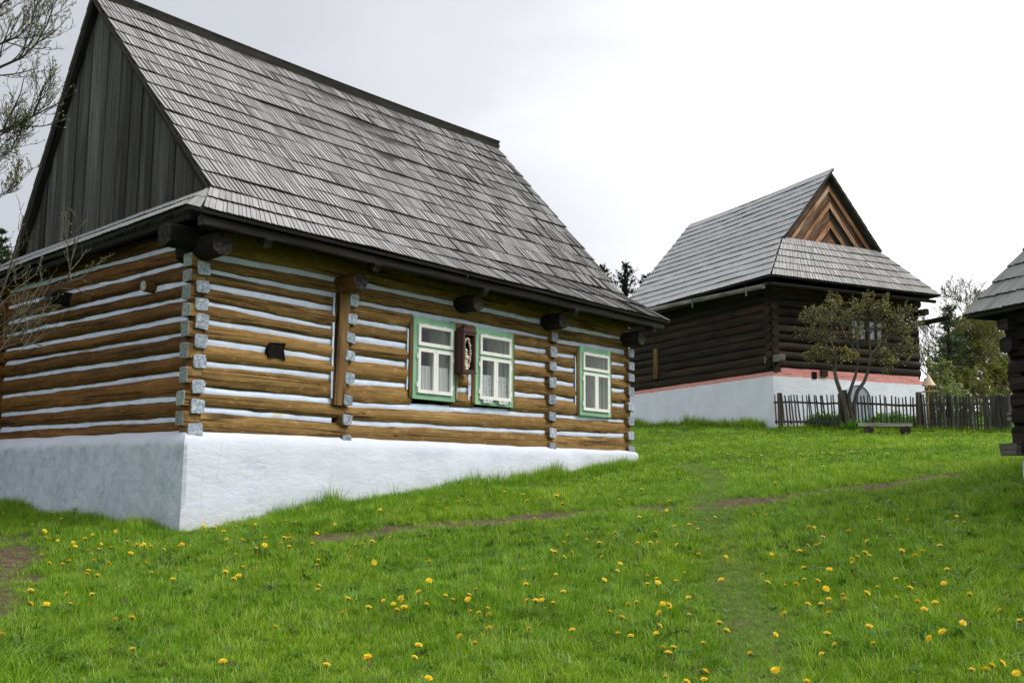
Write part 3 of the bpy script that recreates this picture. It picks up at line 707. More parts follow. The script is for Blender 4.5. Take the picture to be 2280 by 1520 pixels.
# the sooty hole in the wall
hm = MB()
pts8 = [(-.13,-.10),(-.15,.0),(-.11,.10),(.13,.11),(.10,.02),(.13,-.11),(.0,-.08)]
n8 = len(pts8); f0 = [(1.17+x,-.078,1.04+z) for x, z in pts8]; f1 = [(1.17+x*.85,-.072,1.04+z*.85) for x, z in pts8]; f2 = [(1.17+x*.8,-.066,1.04+z*.8) for x, z in pts8]
f00 = [(1.17+x*1.02,-.02,1.04+z*1.02) for x, z in pts8]
for k in range(n8):
    q = (k+1) % n8; hm.face([f00[k],f00[q],f0[q],f0[k]]); hm.face([f0[k],f0[q],f1[q],f1[k]]); hm.face([f1[k],f1[q],f2[q],f2[k]])
hm.face(f2); hm.build('smoke_hole', M['soot'], H1)
# windows
def window(a, b, z0, z1, lace, parent=H1, y=-.085):
    W, H = b-a, z1-z0
    cw = .105; g = MB()
    yo = y
    g.box(a, a+cw, yo, yo+.05, z0, z1, 2); g.box(b-cw, b, yo, yo+.05, z0, z1, 2)
    g.box(a+cw, b-cw, yo+.004, yo+.05, z1-.115, z1, 0); g.box(a+cw, b-cw, yo+.004, yo+.05, z0, z0+.095, 0)
    zt = z1-.10-.33; g.box(a+cw, b-cw, yo-.006, yo+.05, zt-.028, zt, 0)
    # frame lining back into the wall
    for x0_, x1_ in ((a+.03,a+.075),(b-.075,b-.03)): g.box(x0_, x1_, yo+.05, yo+.16, z0+.03, z1-.03, 2)
    g.box(a+.075, b-.075, yo+.05, yo+.16, z1-.075, z1-.03, 0); g.box(a+.075, b-.075, yo+.05, yo+.16, z0+.03, z0+.075, 0)
    w = g.build('window', M['green'], parent)
    ys = yo-.03
    def sash(x0_, x1_, p0, p1, hinge=None):
        s = MB(); f = .048
        s.box(x0_, x0_+f, ys, ys+.04, p0, p1, 2); s.box(x1_-f, x1_, ys, ys+.04, p0, p1, 2)
        s.box(x0_+f, x1_-f, ys+.002, ys+.04, p1-f, p1, 0); s.box(x0_+f, x1_-f, ys+.002, ys+.04, p0, p0+f*1.1, 0)
        if hinge is not None:
            for hz_ in (p0+.12, p1-.12): s.box(hinge-.012, hinge+.012, ys+.005, ys+.03, hz_-.035, hz_+.035, 2)
        else:
            for hx in (x0_+.15, x1_-.17): s.box(hx-.03, hx+.03, ys+.004, ys+.028, p1, p1+.012, 0)
        s.build('sash', M['white'], w)
        gp = MB(); gp.face([(x0_+f-.004,ys+.02,p0+f),(x1_-f+.004,ys+.02,p0+f),(x1_-f+.004,ys+.02,p1-f),(x0_+f-.004,ys+.02,p1-f)]); gp.build('pane', M['glass'], w)
    sx0, sx1 = a+.082, b-.082; mid = (sx0+sx1)/2
    sash(sx0, sx1, zt+.006, z1-.105)
    sash(sx0, mid-.002, z0+.085, zt-.034, sx0-.01); sash(mid+.002, sx1, z0+.085, zt-.034, sx1+.01)
    # deep reveal and dark room seen through the panes
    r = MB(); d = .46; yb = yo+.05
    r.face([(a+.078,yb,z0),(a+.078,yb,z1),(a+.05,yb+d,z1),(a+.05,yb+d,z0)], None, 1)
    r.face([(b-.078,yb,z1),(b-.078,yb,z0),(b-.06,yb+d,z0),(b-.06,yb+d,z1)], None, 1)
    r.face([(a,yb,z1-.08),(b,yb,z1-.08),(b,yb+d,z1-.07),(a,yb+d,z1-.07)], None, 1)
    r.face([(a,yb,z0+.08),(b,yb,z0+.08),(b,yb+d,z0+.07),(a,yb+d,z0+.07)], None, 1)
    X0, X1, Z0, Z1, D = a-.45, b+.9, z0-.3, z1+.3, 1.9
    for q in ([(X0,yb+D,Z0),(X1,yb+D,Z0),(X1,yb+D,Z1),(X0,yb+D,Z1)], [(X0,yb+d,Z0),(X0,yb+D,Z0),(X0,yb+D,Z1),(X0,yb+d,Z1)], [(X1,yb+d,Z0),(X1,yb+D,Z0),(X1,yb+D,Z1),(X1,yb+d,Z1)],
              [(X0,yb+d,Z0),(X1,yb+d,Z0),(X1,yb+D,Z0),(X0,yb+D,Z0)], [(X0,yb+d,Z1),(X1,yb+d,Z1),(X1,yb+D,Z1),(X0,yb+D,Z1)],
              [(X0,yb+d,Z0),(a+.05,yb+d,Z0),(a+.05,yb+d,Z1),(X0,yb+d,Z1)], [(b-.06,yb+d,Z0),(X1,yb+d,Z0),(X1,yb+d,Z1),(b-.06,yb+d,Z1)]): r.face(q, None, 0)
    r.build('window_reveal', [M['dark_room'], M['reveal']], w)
    if lace is not None:
        c0, c1 = z0+.12, z0+.12+(.38 if not lace else .36)
        for xa, xb in ((sx0+.03, mid-.01-.03*(not lace)), (mid+.03, sx1-.02)):
            c = MB(); sd = random.random()*9
            c.grid(lambda p, q: (xa+(xb-xa)*(p+(.05*(1-q)*math.sin(sd) if not lace else 0)), yb-.02+.012*math.sin(p*26+sd+q)+.008*nz(p*6,q,sd), c0+(c1-c0)*q), 40, 4, uvfn=lambda p, q: (p*(xb-xa), q*(c1-c0)))
            c.build('curtain', M['lace'] if lace else M['curtain'], w, 80)
    if lace:
        for xa in (sx0+.07, mid+.07):
            c = MB(); c.grid(lambda p, q: (xa+.23*p, ys-.004+.004*math.sin(p*20), z0+.095-.055*q-.014*q*abs(math.sin(p*7))), 14, 2, uvfn=lambda p, q: (p*.23, q*.06))
            c.build('curtain_hem', M['lace'], w, 80)
    return w
window(*WIN[0], False); window(*WIN[1], True); window(*WIN[2], None)
# ------------------------------------------------------------------ the little shrine box on the wall (its own thing)
shx, shz0, shz1 = 4.64, 1.06, 1.66
SH = empty('wall_shrine', frm(A1, Y1, (shx,-.08,shz0)), Y1, 'narrow maroon box shrine with pointed top and cream garland, hung between two green windows', 'wall shrine')
b = MB(); w_, d_, H_ = .145, .19, shz1-shz0
b.box(-w_-.0, -w_+.035, -d_, 0, 0, H_, 2); b.box(w_-.035, w_, -d_, 0, 0, H_, 2); b.box(-w_+.035, w_-.035, -.02, 0, 0, H_, 2)
b.box(-w_+.035, w_-.035, -d_, -.02, 0, .035, 0); b.box(-w_+.035, w_-.035, -d_, -.02, H_-.035, H_, 0); b.box(-w_-.012, w_+.012, -d_-.012, .0, -.018, 0., 0); b.box(-w_-.01, w_+.01, -d_-.01, 0, H_, H_+.015, 0)
b.build('cabinet', M['shrine'], SH)
b = MB(); ap = (0,-.07,H_+.16); cs = [(-w_-.015,-d_-.015,H_+.012),(w_+.015,-d_-.015,H_+.012),(w_+.015,0,H_+.012),(-w_-.015,0,H_+.012)]
for k in range(4): b.face([cs[k],cs[(k+1)%4],ap], [(0,0),(.3,0),(.15,.2)])
b.face(cs[::-1]); b.build('pointed_roof', M['shrine'], SH)
b = MB(); b.face([(-w_+.03,-.021,.03),(w_-.03,-.021,.03),(w_-.03,-.021,H_-.03),(-w_+.03,-.021,H_-.03)]); b.build('dark_back', M['soot'], SH)
b = MB()
for k in range(34):
    a = -.5*math.pi+2*math.pi*(k+.5)/34*1.0; x = .075*math.cos(a); z = .29+.23*math.sin(a)
    if z < .1 and abs(x) < .03: continue
    for _ in range(2):
        r = random.uniform(.013,.022); c = Vector((x+random.uniform(-.006,.006), -.13+random.uniform(-.012,.012), z))
        b.tube([c-Vector((0,0,r)), c-Vector((0,0,r*.5)), c+Vector((0,0,r*.5)), c+Vector((0,0,r))], [r*.3,r*.9,r*.9,r*.3], 7)
b.build('garland', M['cream'], SH, 60)
b = MB(); b.tube([(-.01,-.11,.03),(-.005,-.11,.06),(-.005,-.11,.16),(0,-.11,.24),(0,-.11,.29),(.0,-.11,.315),(0,-.11,.34),(0,-.11,.365)], [.055,.045,.032,.04,.022,.026,.028,.012], 9)
b.tube([(-.03,-.12,.25),(-.02,-.145,.2),(.02,-.15,.22)], [.014,.013,.01], 6); b.tube([(.035,-.12,.25),(.03,-.145,.2),(-.01,-.15,.21)], [.014,.013,.01], 6); b.build('carved_figure', M['cream'], SH, 60)
# ================================================================== the far house
H2 = empty('dark_log_house', A2, Y2, 'dark brown log house with pink banded white base, chevron gable and pale shingle roof', 'house')
L2, W2 = 7.75, 5.88
dl = MB(); N2 = 10
zs2 = [(.25+.262*k) for k in range(N2+1)]
for k in range(N2):
    hh = .135+random.uniform(-.008,.008)
    log_between(dl, -.12, L2, (lambda z: lambda u: z-.135+.02*(u/L2))(zs2[k]), (lambda z: lambda u: z+.130+.02*(u/L2))(zs2[k]), 1, depth=.12, off=.04, seg=.3, n=12, edge=.012)
    z = zs2[k]+.13
    if k == N2-1: break
    segs = [(-.14, W2+.06)]
    if 1.2 < z < 2.0: segs = [(-.14, 3.0), (4.5, W2+.06)]
    for p, q in segs: log_between(dl, p, q, (lambda z: lambda u: z-.12)(z), (lambda z: lambda u: z+.12)(z), 0, depth=.12, off=.04, seg=.25, n=12, edge=.012)
for k in range(N2):
    dl.tube([(u,L2-.05,zs2[k]) for u in np.linspace(0,W2,10)], .14, 8); dl.tube([(W2-.04,v,zs2[k]) for v in np.linspace(0,L2,10)], .14, 8)
dl.build('log_wall', [M['black_log']], H2, 45)
for k in range(9):
    z = zs2[k]+.13; log_end(.0+random.uniform(-.02,.02), z, .18, .2, face=1, parent=H2, pr=.09, mats=('black_log','sooty_log'))
for k in range(9): log_end(.02+random.uniform(-.02,.02), zs2[k], .18, .2, face=0, parent=H2, pr=.09, mats=('black_log','sooty_log'))
beam_end('sill_beam_end', (.3,.0,.42), (-.42,.0,.40), .12, 10, 'old_beam', 'end_dark', .5, parent=H2) if False else None
b = MB(); b.beam((.02,.3,.50), (.02,-.42,.50), .2, .2, jit=.01); b.build('sill_beam_end', [M['old_beam']], H2)
b = MB(); b.beam((-.10,5.95,.45), (-.10,5.95,1.5), .20, .1, (1,0,0)); b.build('wall_post', [M['post']], H2)
gl2 = lambda u, v: float(gz(*frm(A2, Y2, (u,v,0))[:2]))-A2[2]
PB = 0.
mbp = plinth('plaster_plinth', M['lime_far'], H2, -.02, W2+.08, -.02, L2, lambda u, v: gl2(u,v), [(0.,.16)]+[(h,.16-.08*h) for h in np.linspace(.08,.98,9)]+[(1.,.08),(1.06,.08),(1.125,.075),(1.135,-.06)], step=.2, amp=.02, seed=4.)
pb = MB()    # the step of the pink course on the garden side
pb.box(.22, W2-.08, -.075, .05, .095, .24, 0); 
pk = NT('pink_lime'); p_ = pk.n('ShaderNodeTexCoord').outputs['Object']; n_ = pk.noise(p_, 14., 6., .62)
M['pink'] = pk.out(pk.bsdf(pk.ramp(n_, [(.3,(.60,.24,.22)),(.6,(.72,.33,.30)),(.8,(.80,.46,.42))]), .9, .2, n_, .5, .015))
pb = MB(); pb.grid(lambda a, q: (.22+(W2-.30)*a, -.098-.014*nz(a*12,q), .085+.165*q+.012*nz(a*18,3.)*q), 60, 3)
pb.grid(lambda a, q: (.22+(W2-.30)*a, -.098+.16*q, .25+.012*nz(a*18,3.)), 60, 1); pb.face([(.22,-.098,.085),(.22,.06,.085),(.22,.06,.25),(.22,-.098,.25)]); pb.face([(W2-.08,-.098,.085),(W2-.08,-.098,.25),(W2-.08,.06,.25),(W2-.08,.06,.085)])
pb.build('pink_course', M['pink'], H2)
b = MB(); b.box(1.38, 1.56, -.125, .06, -.02, .19, 0); b.build('vent_hole', M['soot'], H2)
b = MB(); b.box(1.72, 1.96, -.16, .1, .07, .27, 1); b.build('sill_beam_end', M['black_log'], H2)
# arched niche
b = MB(); cx, r = 3.1, .50; zc = -.62; N = 20
arc = [(cx+r*math.cos(math.pi*k/N), zc+r*.95*math.sin(math.pi*k/N)) for k in range(N+1)]
arc = [(cx+r,gl2(3,0)-.1)]+arc+[(cx-r,gl2(3,0)-.1)]
fr_ = [(x,-.155,z) for x, z in arc]; bk_ = [(cx+(x-cx)*.98,-.147,z) for x, z in arc]
b.face([(cx+(x-cx)*.97,-.186,z) for x, z in arc], None, 0)
for k in range(len(arc)-1):
    a0, a1 = arc[k], arc[k+1]; e0 = (cx+(a0[0]-cx)*1.06, zc+(a0[1]-zc)*1.06 if a0[1] > zc else a0[1]); e1 = (cx+(a1[0]-cx)*1.06, zc+(a1[1]-zc)*1.06 if a1[1] > zc else a1[1])
    b.face([(a0[0],-.184,a0[1]),(a1[0],-.184,a1[1]),(a1[0],-.215,a1[1]),(a0[0],-.215,a0[1])], None, 0)
    b.face([(a0[0],-.215,a0[1]),(a1[0],-.215,a1[1]),(e1[0],-.215,e1[1]),(e0[0],-.215,e0[1])], None, 1); b.face([(e0[0],-.215,e0[1]),(e1[0],-.215,e1[1]),(e1[0],-.08,e1[1]),(e0[0],-.08,e0[1])], None, 1)
b.build('arched_niche', [M['niche'], M['lime_small']], H2)
b = MB(); b.box(.70, .92, -.10, .05, 1.24, 1.43, 0); b.build('smoke_hole', M['soot'], H2)
# its window: two casements with white curtains behind
b = MB()
for x0_, x1_ in ((3.0,3.09),(3.70,3.80),(4.42,4.5)): b.box(x0_, x1_, -.085, .05, 1.22, 2.02, 2)
for z0_, z1_ in ((1.22,1.30),(1.94,2.02)): b.box(3.09, 4.42, -.083, .05, z0_, z1_, 0)
w2 = b.build('window', M['black_log'], H2)
for x0_, x1_ in ((3.09,3.70),(3.80,4.42)):
    s = MB(); mx = (x0_+x1_)/2
    for q0, q1 in ((x0_,x0_+.03),(mx-.035,mx+.035),(x1_-.03,x1_)): s.box(q0, q1, -.06, -.02, 1.30, 1.94, 2)
    for zz in (1.30,1.66,1.91): s.box(x0_+.03, mx-.035, -.058, -.02, zz, zz+.03, 0); s.box(mx+.035, x1_-.03, -.058, -.02, zz, zz+.03, 0)
    s.build('sash', M['black_log'], w2)
    s = MB(); s.face([(x0_+.01,-.03,1.31),(x1_-.01,-.03,1.31),(x1_-.01,-.03,1.93),(x0_+.01,-.03,1.93)]); s.build('pane', M['glass'], w2)
    s = MB(); s.grid(lambda p, q: (x0_+(x1_-x0_)*p, .02+.015*math.sin(p*30), 1.29+.66*q), 40, 3, uvfn=lambda p, q: (p*.6, q*.6)); s.build('curtain', M['curtain'], w2, 80)
b = MB(); b.face([(2.9,.4,1.1),(4.6,.4,1.1),(4.6,.4,2.1),(2.9,.4,2.1)]); b.face([(2.9,.05,1.1),(2.9,.4,1.1),(2.9,.4,2.1),(2.9,.05,2.1)]); b.face([(4.6,.05,1.1),(4.6,.4,1.1),(4.6,.4,2.1),(4.6,.05,2.1)]); b.face([(2.9,.05,1.1),(4.6,.05,1.1),(4.6,.4,1.1),(2.9,.4,1.1)]); b.face([(2.9,.05,2.1),(4.6,.05,2.1),(4.6,.4,2.1),(2.9,.4,2.1)])
b.build('window_reveal', M['reveal'], w2)
# roof of the far house
RA = dict(u0=-.70, u1=6.10, v0=-.86, ez=2.77, gz=4.30, gu0=.74, gu1=4.74, gv=.26, ru=2.74, rz=6.62)
r2 = MB(); VE = L2+.05
shingles(r2, (RA['u0'],VE,2.80), (RA['u0'],RA['v0'],2.80), (RA['gu0'],VE,4.30), (RA['gu0'],RA['gv'],4.30), 6, .13, .024, seed=11., jit=.003, lf=1.7, wave=.02)
shingles(r2, (RA['gu0'],VE,4.30), (RA['gu0'],RA['gv']-.12,4.30), (RA['ru']+.03,VE-.05,6.64), (RA['ru']+.03,RA['gv']-.16,6.72), 10, .13, .024, seed=12., sag=.05, jit=.003, lf=1.7, wave=.02)
rs = MB()
shingles(rs, (RA['u0'],RA['v0'],2.80), (RA['u1'],RA['v0'],2.76), (RA['gu0'],RA['gv'],4.30), (RA['gu1'],RA['gv'],4.26), 6, .13, .024, seed=13., jit=.003, lf=1.7, wave=.015)
shingles(r2, (RA['gu1'],RA['gv']-.08,4.26), (RA['gu1'],VE,4.26), (RA['ru'],RA['gv']-.08,6.60), (RA['ru'],VE,6.56), 10, .14, .022, seed=14., sag=.05)
shingles(r2, (RA['u1'],RA['v0'],2.76), (RA['u1'],VE,2.76), (RA['gu1'],RA['gv'],4.26), (RA['gu1'],VE,4.26), 6, .14, .022, seed=15.)
r2.build('shingle_roof', [M['shingle_pale'], M['shingle_edge']], H2); rs.build('gable_skirt_roof', [M['shingle_mid'], M['shingle_edge']], H2)
b = MB(); yb_ = VE-.15
b.face([(RA['u0']+.2,yb_,2.8),(RA['u1']-.2,yb_,2.8),(RA['ru'],yb_,6.5)]); b.face([(0,0,2.76),(W2,0,2.76),(W2,L2,2.76),(0,L2,2.76)]); b.build('rear_gable', M['gable_board'], H2)
# chevron gable: boards laid parallel to both roof edges
cv = MB(); G = RA; y = G['gv']+.10
apx, apz, lx, rx, bz = G['ru'], 6.50, G['gu0']+.06, G['gu1']-.06, 4.28
offs = [0,.17,.30,.52,.66,.92,1.08,1.36,1.52,1.8]
def chev(o0, o1, left, yy, t):
    # strip between two parallels to the roof edge, cut by the centre line and the base
    sx = -1 if left else 1; ex = lx if left else rx
    sl = (apz-bz)/abs(apx-ex); k = math.sqrt(1+sl*sl)
    top = lambda o: apz-o*k
    z0, z1 = top(o0), top(o1)
    if z1 < bz+.03: return
    bx0 = apx+sx*(z0-bz)/sl; bx1 = apx+sx*(z1-bz)/sl
    q = [(apx,z0),(bx0,bz),(bx1,bz),(apx,z1)]
    dv = Vector((bx0-apx,0,bz-z0)); L = dv.length; o = random.random()*30
    front = [(x,yy,z) for x, z in q]; back = [(x,yy+.05,z) for x, z in q]; w = o1-o0
    uv_ = [(o,0),(o+L,0),(o+L*.9,w),(o,w)]
    if left: cv.face(front, uv_, 0, t)
    else: cv.face(front[::-1], uv_[::-1], 0, t)
    cv.face([front[2],front[3],back[3],back[2]], [(o,0),(o+L,0),(o+L,.05),(o,.05)], 0, t); cv.face([front[0],front[1],back[1],back[0]], [(o,0),(o+L,0),(o+L,.05),(o,.05)], 0, t)
for k in range(len(offs)-1):
    out = k % 2 == 1
    for left in (True, False): chev(offs[k]+.006, offs[k+1]-.006, left, y+(-.045 if out else 0)+random.uniform(-.006,.006), (.95 if out else .18)+random.uniform(-.15,.15)-(.22 if not left else 0))
cv.face([(lx,y+.06,bz),(rx,y+.06,bz),(apx,y+.06,apz)], [(0,0),(1,0),(1,1)], 0, .0)
cv.face([(apx-.26,y-.03,bz),(apx+.26,y-.03,bz),(apx,y-.03,bz+.30)], [(0,0),(.5,0),(.25,.3)], 0, .6)
cv.build('chevron_gable', M['chevron'], H2)
# rafters, gutters, plate
for k, v in enumerate(np.linspace(.3,7.3,7)): beam_end('rafter_foot', (.05,v,2.95), (-.58,v,2.62), .06, 6, 'dark_wood', 'end_dark', .6, parent=H2)
b = MB(); b.tube([(-.62,v,2.60) for v in np.linspace(-.7,7.7,12)], .06, 7); b.tube([(u,-.72,2.60) for u in np.linspace(-.6,6.,10)], .06, 7); b.build('eave_pole', M['sooty_log'], H2)
b = MB(); g0 = h2(1700,637,0,-.75); g1 = h2(1415,697,0,-.75)
b.tube([lerp(g0,g1,t) for t in np.linspace(0,1.1,8)], .075, 8, rough=.05, endmat=1); b.build('gutter', [M['old_beam'], M['old_beam']], H2, 40)
for px, py in ((1665,655),(1545,682)):
    q = h2(px, py-8, 0, -.78); b = MB(); b.beam((q[0]-.06,q[1],q[2]+.12), (q[0]-.03,q[1]+.04,q[2]-.16), .05, .03); b.build('gutter_bracket', M['old_beam'], H2)
b = MB(); b.tube([(W2+.25,6.2,2.05),(W2+.28,.5,2.03),(W2+.28,-.3,2.02),(W2+.28,-1.15,2.06)], .085, 8, rough=.05); b.build('gutter', M['dark_wood'], H2, 40)
for v in (-.25,-.95):
    b = MB(); b.tube([(W2+.28,v,2.0),(W2+.27,v-.02,1.88),(W2+.26,v-.12,1.80),(W2+.27,v-.16,1.90)], .022, 6)
    b.build('gutter_hook', M['dark_wood'], H2)
b = MB(); b.tube([(-.1,-.05,2.62),(W2+.1,-.05,2.60)], .14, 8); b.build('wall_plate', M['black_log'], H2)
beam_end('beam_end', (W2-.02,.3,2.30), (W2-.02,-.5,2.30), .11, 8, 'dark_wood', 'end_dark', .6, parent=H2)
# house number plate
NP = empty('number_plate', frm(A2, Y2, (5.79,-.13,1.93)), Y2, 'small dark number plate with a white edge and white zero on the far house', 'number plate')
b = MB(); b.box(-.075,.075,-.012,.0,-.09,.09,0); b.build('plate', M['iron'], NP)
b = MB()
for x0_, x1_, z0_, z1_ in ((-.075,.075,.072,.09),(-.075,.075,-.09,-.072),(-.075,-.058,-.072,.072),(.058,.075,-.072,.072)): b.box(x0_, x1_, -.016, -.011, z0_, z1_, 0)
b.tube([(.026*math.cos(a), -.0155, .048*math.sin(a)) for a in np.linspace(0,2*math.pi,17)], .007, 5, cap=False); b.build('border_and_numeral', M['white'], NP)
# ================================================================== the house cut by the right edge
H3 = empty('corner_log_house', A3, Y3, 'dark log house at the right edge with flared shingle eave and rough log ends', 'house')
# local x = away to the right (d2), local -y = towards the camera (d1)
LX, LY = 4.6, 6.0
d3 = MB(); NL = 10
for k in range(NL):
    z = .14+.19*k
    sx = 0; r = random.uniform(.088,.098)
    d3.tube([(x,-.0,z) for x in np.linspace(-[.06,.02,.04,.02,.07,.02,.05,.08,.05,.04][k],LX,12)], r, 10, rough=.05, sq=.6)
    if k: d3.tube([(0.,y_,z-.095) for y_ in np.linspace([.05,.06,.05,.06,.05,.06,.05,.06,.05,.05][k],-LY,12)], r, 10, rough=.05, sq=.6)
    d3.tube([(x,-LY,z) for x in np.linspace(0,LX,6)], r, 8); d3.tube([(LX,y_,z) for y_ in np.linspace(0,-LY,6)], r, 8)
d3.tube([(.01,y_,.10) for y_ in np.linspace(.05,-LY,12)], .115, 10, rough=.05, sq=.6)
d3.box(.03, LX-.05, -LY+.05, -.05, .02, 1.95, 0)
d3.build('log_wall', M['sooty_log'], H3, 45)
b = MB(); b.beam((.5,.03,.09), (-.17,.05,.05), .24, .15, jit=.02); b.build('sill_log_end', M['old_beam'], H3)
b = MB(); b.beam((0.06,-.5,.45), (.05,.19,.44), .12, .11, jit=.01); b.build('beam_end', M['old_beam'], H3)
b = MB(); b.tube([(.1,-.02,1.26),(-.19,-.02,1.25)], .09, 10, endmat=1, sq=.6); b.build('beam_end', [M['sooty_log'],M['sooty_log']], H3, 40)
b = MB(); b.beam((.5,-.02,1.50), (-.22,-.02,1.49), .16, .13, jit=.01); b.build('beam_end', M['sooty_log'], H3)
gl3 = lambda u, v: float(gz(*frm(A3, Y3, (u,v,0))[:2]))-A3[2]
plinth('plaster_plinth', M['lime_small'], H3, .02, LX, -LY, .02, gl3, [(0.,.0),(.3,.0),(.6,.01),(.9,.01),(1.,-.06)], step=.15, amp=.03, seed=8.)
M['shingle_far'] = M['shingle_mid']
r3 = MB(); O3 = .375; Z3 = 1.62
e_ = [(-O3,O3,Z3),(LX+O3,O3,Z3),(LX+O3,-LY-O3,Z3),(-O3,-LY-O3,Z3)]; rise = 1.5
def inset(k, o):
    s = [(1,-1),(-1,-1),(-1,1),(1,1)][k]; return (e_[k][0]+s[0]*o, e_[k][1]+s[1]*o, Z3+rise*o)
for o0, o1, rows in ((0,2.3,19),):
    for k in range(4):
        q = (k+3) % 4
        shingles(r3, inset(k,o0), inset(q,o0), inset(k,o1), inset(q,o1), rows, .085, .028, seed=20.+k, wave=.012, jit=.006)
r3.build('shingle_roof', [M['shingle_far'], M['shingle_edge']], H3)
b = MB(); b.face([inset(k,2.3) for k in range(4)]); b.face([(-.1,.1,Z3+.15),(LX,.1,Z3+.15),(LX,-LY,Z3+.15),(-.1,-LY,Z3+.15)]); b.build('roof_boarding', M['dark_wood'], H3)
# ================================================================== fence, bench, feeder
def on(px, py, D):                       # a ground point seen in a pixel column at distance D
    p = zp(px, py, D); return Vector((p.x, p.y, float(gz(p.x, p.y))))
fpx = [(1726,29.45),(1890,28.95),(2050,28.6),(2150,28.1),(2212,27.6),(2246,27.3)]
def fpt(px):
    for (a, Da), (b_, Db) in zip(fpx[:-1], fpx[1:]):
        if px <= b_: break
    D = Da+(Db-Da)*(px-a)/(b_-a); p = zp(px, 948, D); return Vector((p.x, p.y, float(gz(p.x, p.y))))
FO = fpt(1890)
FN = empty('picket_fence', FO, 0, 'weathered grey picket fence of rough sticks closing the garden of the dark house', 'fence')
zf = lambda x: 1700+x/3.931
# pickets, posts and rails
def stick(name, px, h, w, lean=0., th=.03, off=-.05, mat='fence', base=-.08, top=None, rnd=False):
    p = fpt(px)-FO; mb = MB()
    bx = Vector((p.x, p.y+off, p.z+base)); tp = Vector((p.x+lean, p.y+off+random.uniform(-.02,.02), p.z+h))
    if rnd: mb.tube([lerp(bx,tp,t)+Vector((random.uniform(-.008,.008),0,0)) for t in (0,.35,.7,1)], [w*.55,w*.5,w*.5,w*.42], 6, rough=.1)
    else: mb.beam(bx, tp, th, w, (1,0,0), jit=.004)
    return mb.build(name, M[mat], FN, 50 if rnd else None)
for x in [112,180,210,238,262,294,323,352,386,410,432,460,486,514,546,575,600,628,830,865,895,925,958,995,1028,1062,1090,1120,1158,1190,1222,1258,1284,1312,1340]:
    stick('picket', zf(x), .98+random.uniform(-.03,.03), random.uniform(.036,.052), random.uniform(-.05,.03)-(.05 if x < 600 else 0), rnd=True, base=.10+random.uniform(-.05,.04))
for x in [1400,1418,1440,1462,1482,1500,1525,1545,1572,1590,1612,1640,1655,1680,1700,1720,1745,1775,1800,1818,1850,1875,1900,1935,1952,1975,2000]:
    stick('picket', zf(x), .99+random.uniform(-.05,.05), random.uniform(.04,.075), random.uniform(-.04,.04), rnd=True, base=.05)
for x in [2022,2040,2056,2073,2090,2107,2122,2137,2150]: stick('fence_board', zf(x), .96+random.uniform(-.03,.03), .055, -.05, .025, base=-.02)
for x, w, h in ((150,.11,1.04),(1372,.12,1.10)): stick('fence_post', zf(x), h, w, 0, .12, .0, 'old_post')
for x, w, h in ((672,.07,1.03),(690,.07,1.12),(722,.10,1.13),(748,.08,1.03),(2157,.06,1.)): stick('fence_post', zf(x), h, w, -.02, .08, -.06, 'fence', -.1)
def rail(x0, x1, h0, h1_, r, mat='fence', off=0.):
    mb = MB(); pts = []
    for k in range(9):
        p = fpt(zf(x0+(x1-x0)*k/8))-FO; pts.append((p.x, p.y+off, p.z+h0+(h1_-h0)*k/8+random.uniform(-.012,.012)))
    mb.tube(pts, r, 6, rough=.1); mb.build('rail', M[mat], FN, 50)
rail(95,700,.77,.75,.032); rail(100,700,.22,.19,.032); rail(780,1380,.75,.73,.035); rail(830,1380,.19,.17,.03)
rail(1372,2010,.73,.77,.03,'old_beam'); rail(1372,2010,.20,.19,.03,'old_beam'); rail(2000,2150,.77,.69,.025); rail(2000,2150,.20,.18,.025)
# bench
bp0, bp1 = on(1912,960,27.6), on(2026,960,27.4)
BC = lerp(bp0,bp1,.5); ba = math.atan2(bp1.y-bp0.y, bp1.x-bp0.x); bl_ = (bp1-bp0).length
BN = empty('log_bench', BC, ba, 'low plank bench on two log blocks in the grass in front of the picket fence', 'bench')
b = MB(); b.beam((-bl_/2-.04,0,.225), (bl_/2+.04,0,.215), .32, .085, endmat=1, jit=.008); b.build('seat', [M['bench_plank'], M['end_dark']], BN)
for x in (-bl_/2+.26, bl_/2-.12):
    b = MB(); b.tube([(x,-.17,.075),(x,0,.08),(x,.17,.085)], .115, 10, endmat=1, rough=.08); b.build('leg', [M['old_beam'], M['end_dark']], BN, 50)
# bird feeder
fp = on(2072,940,30.2); top = zp(2071,833,30.2); q = top.z-fp.z
BF = empty('bird_feeder', fp, 0, 'bird feeder with pale straw cone roof on a yellow wooden post behind the fence', 'bird feeder')
b = MB(); b.tube([(0,0,-.1),(0,0,q-.50)], [.05,.045], 8); b.tube([(0,0,q-.5),(0,0,q-.3)], .03, 6); b.build('post', M['fresh_wood'], BF, 40)
b = MB(); b.beam((-.17,0,q-.52), (.19,0,q-.50), .26, .04); b.build('tray', M['fresh_wood'], BF)
b = MB(); N = 24; zb_ = q-.34
for k in range(N):
    a0, a1 = 2*math.pi*k/N, 2*math.pi*(k+1)/N; r0 = .20*(1+.03*math.sin(k*5)); r1 = .20*(1+.03*math.sin((k+1)*5))
    b.face([(r0*math.cos(a0),r0*math.sin(a0),zb_),(r1*math.cos(a1),r1*math.sin(a1),zb_),(.012*math.cos(a1),.012*math.sin(a1),q),(.012*math.cos(a0),.012*math.sin(a0),q)], [(0,k*.05),(0,k*.05+.05),(.3,k*.05+.05),(.3,k*.05)])
b.face([(.2*math.cos(2*math.pi*k/N),.2*math.sin(2*math.pi*k/N),zb_) for k in range(N)][::-1]); b.build('cone_roof', M['straw'], BF, 60)
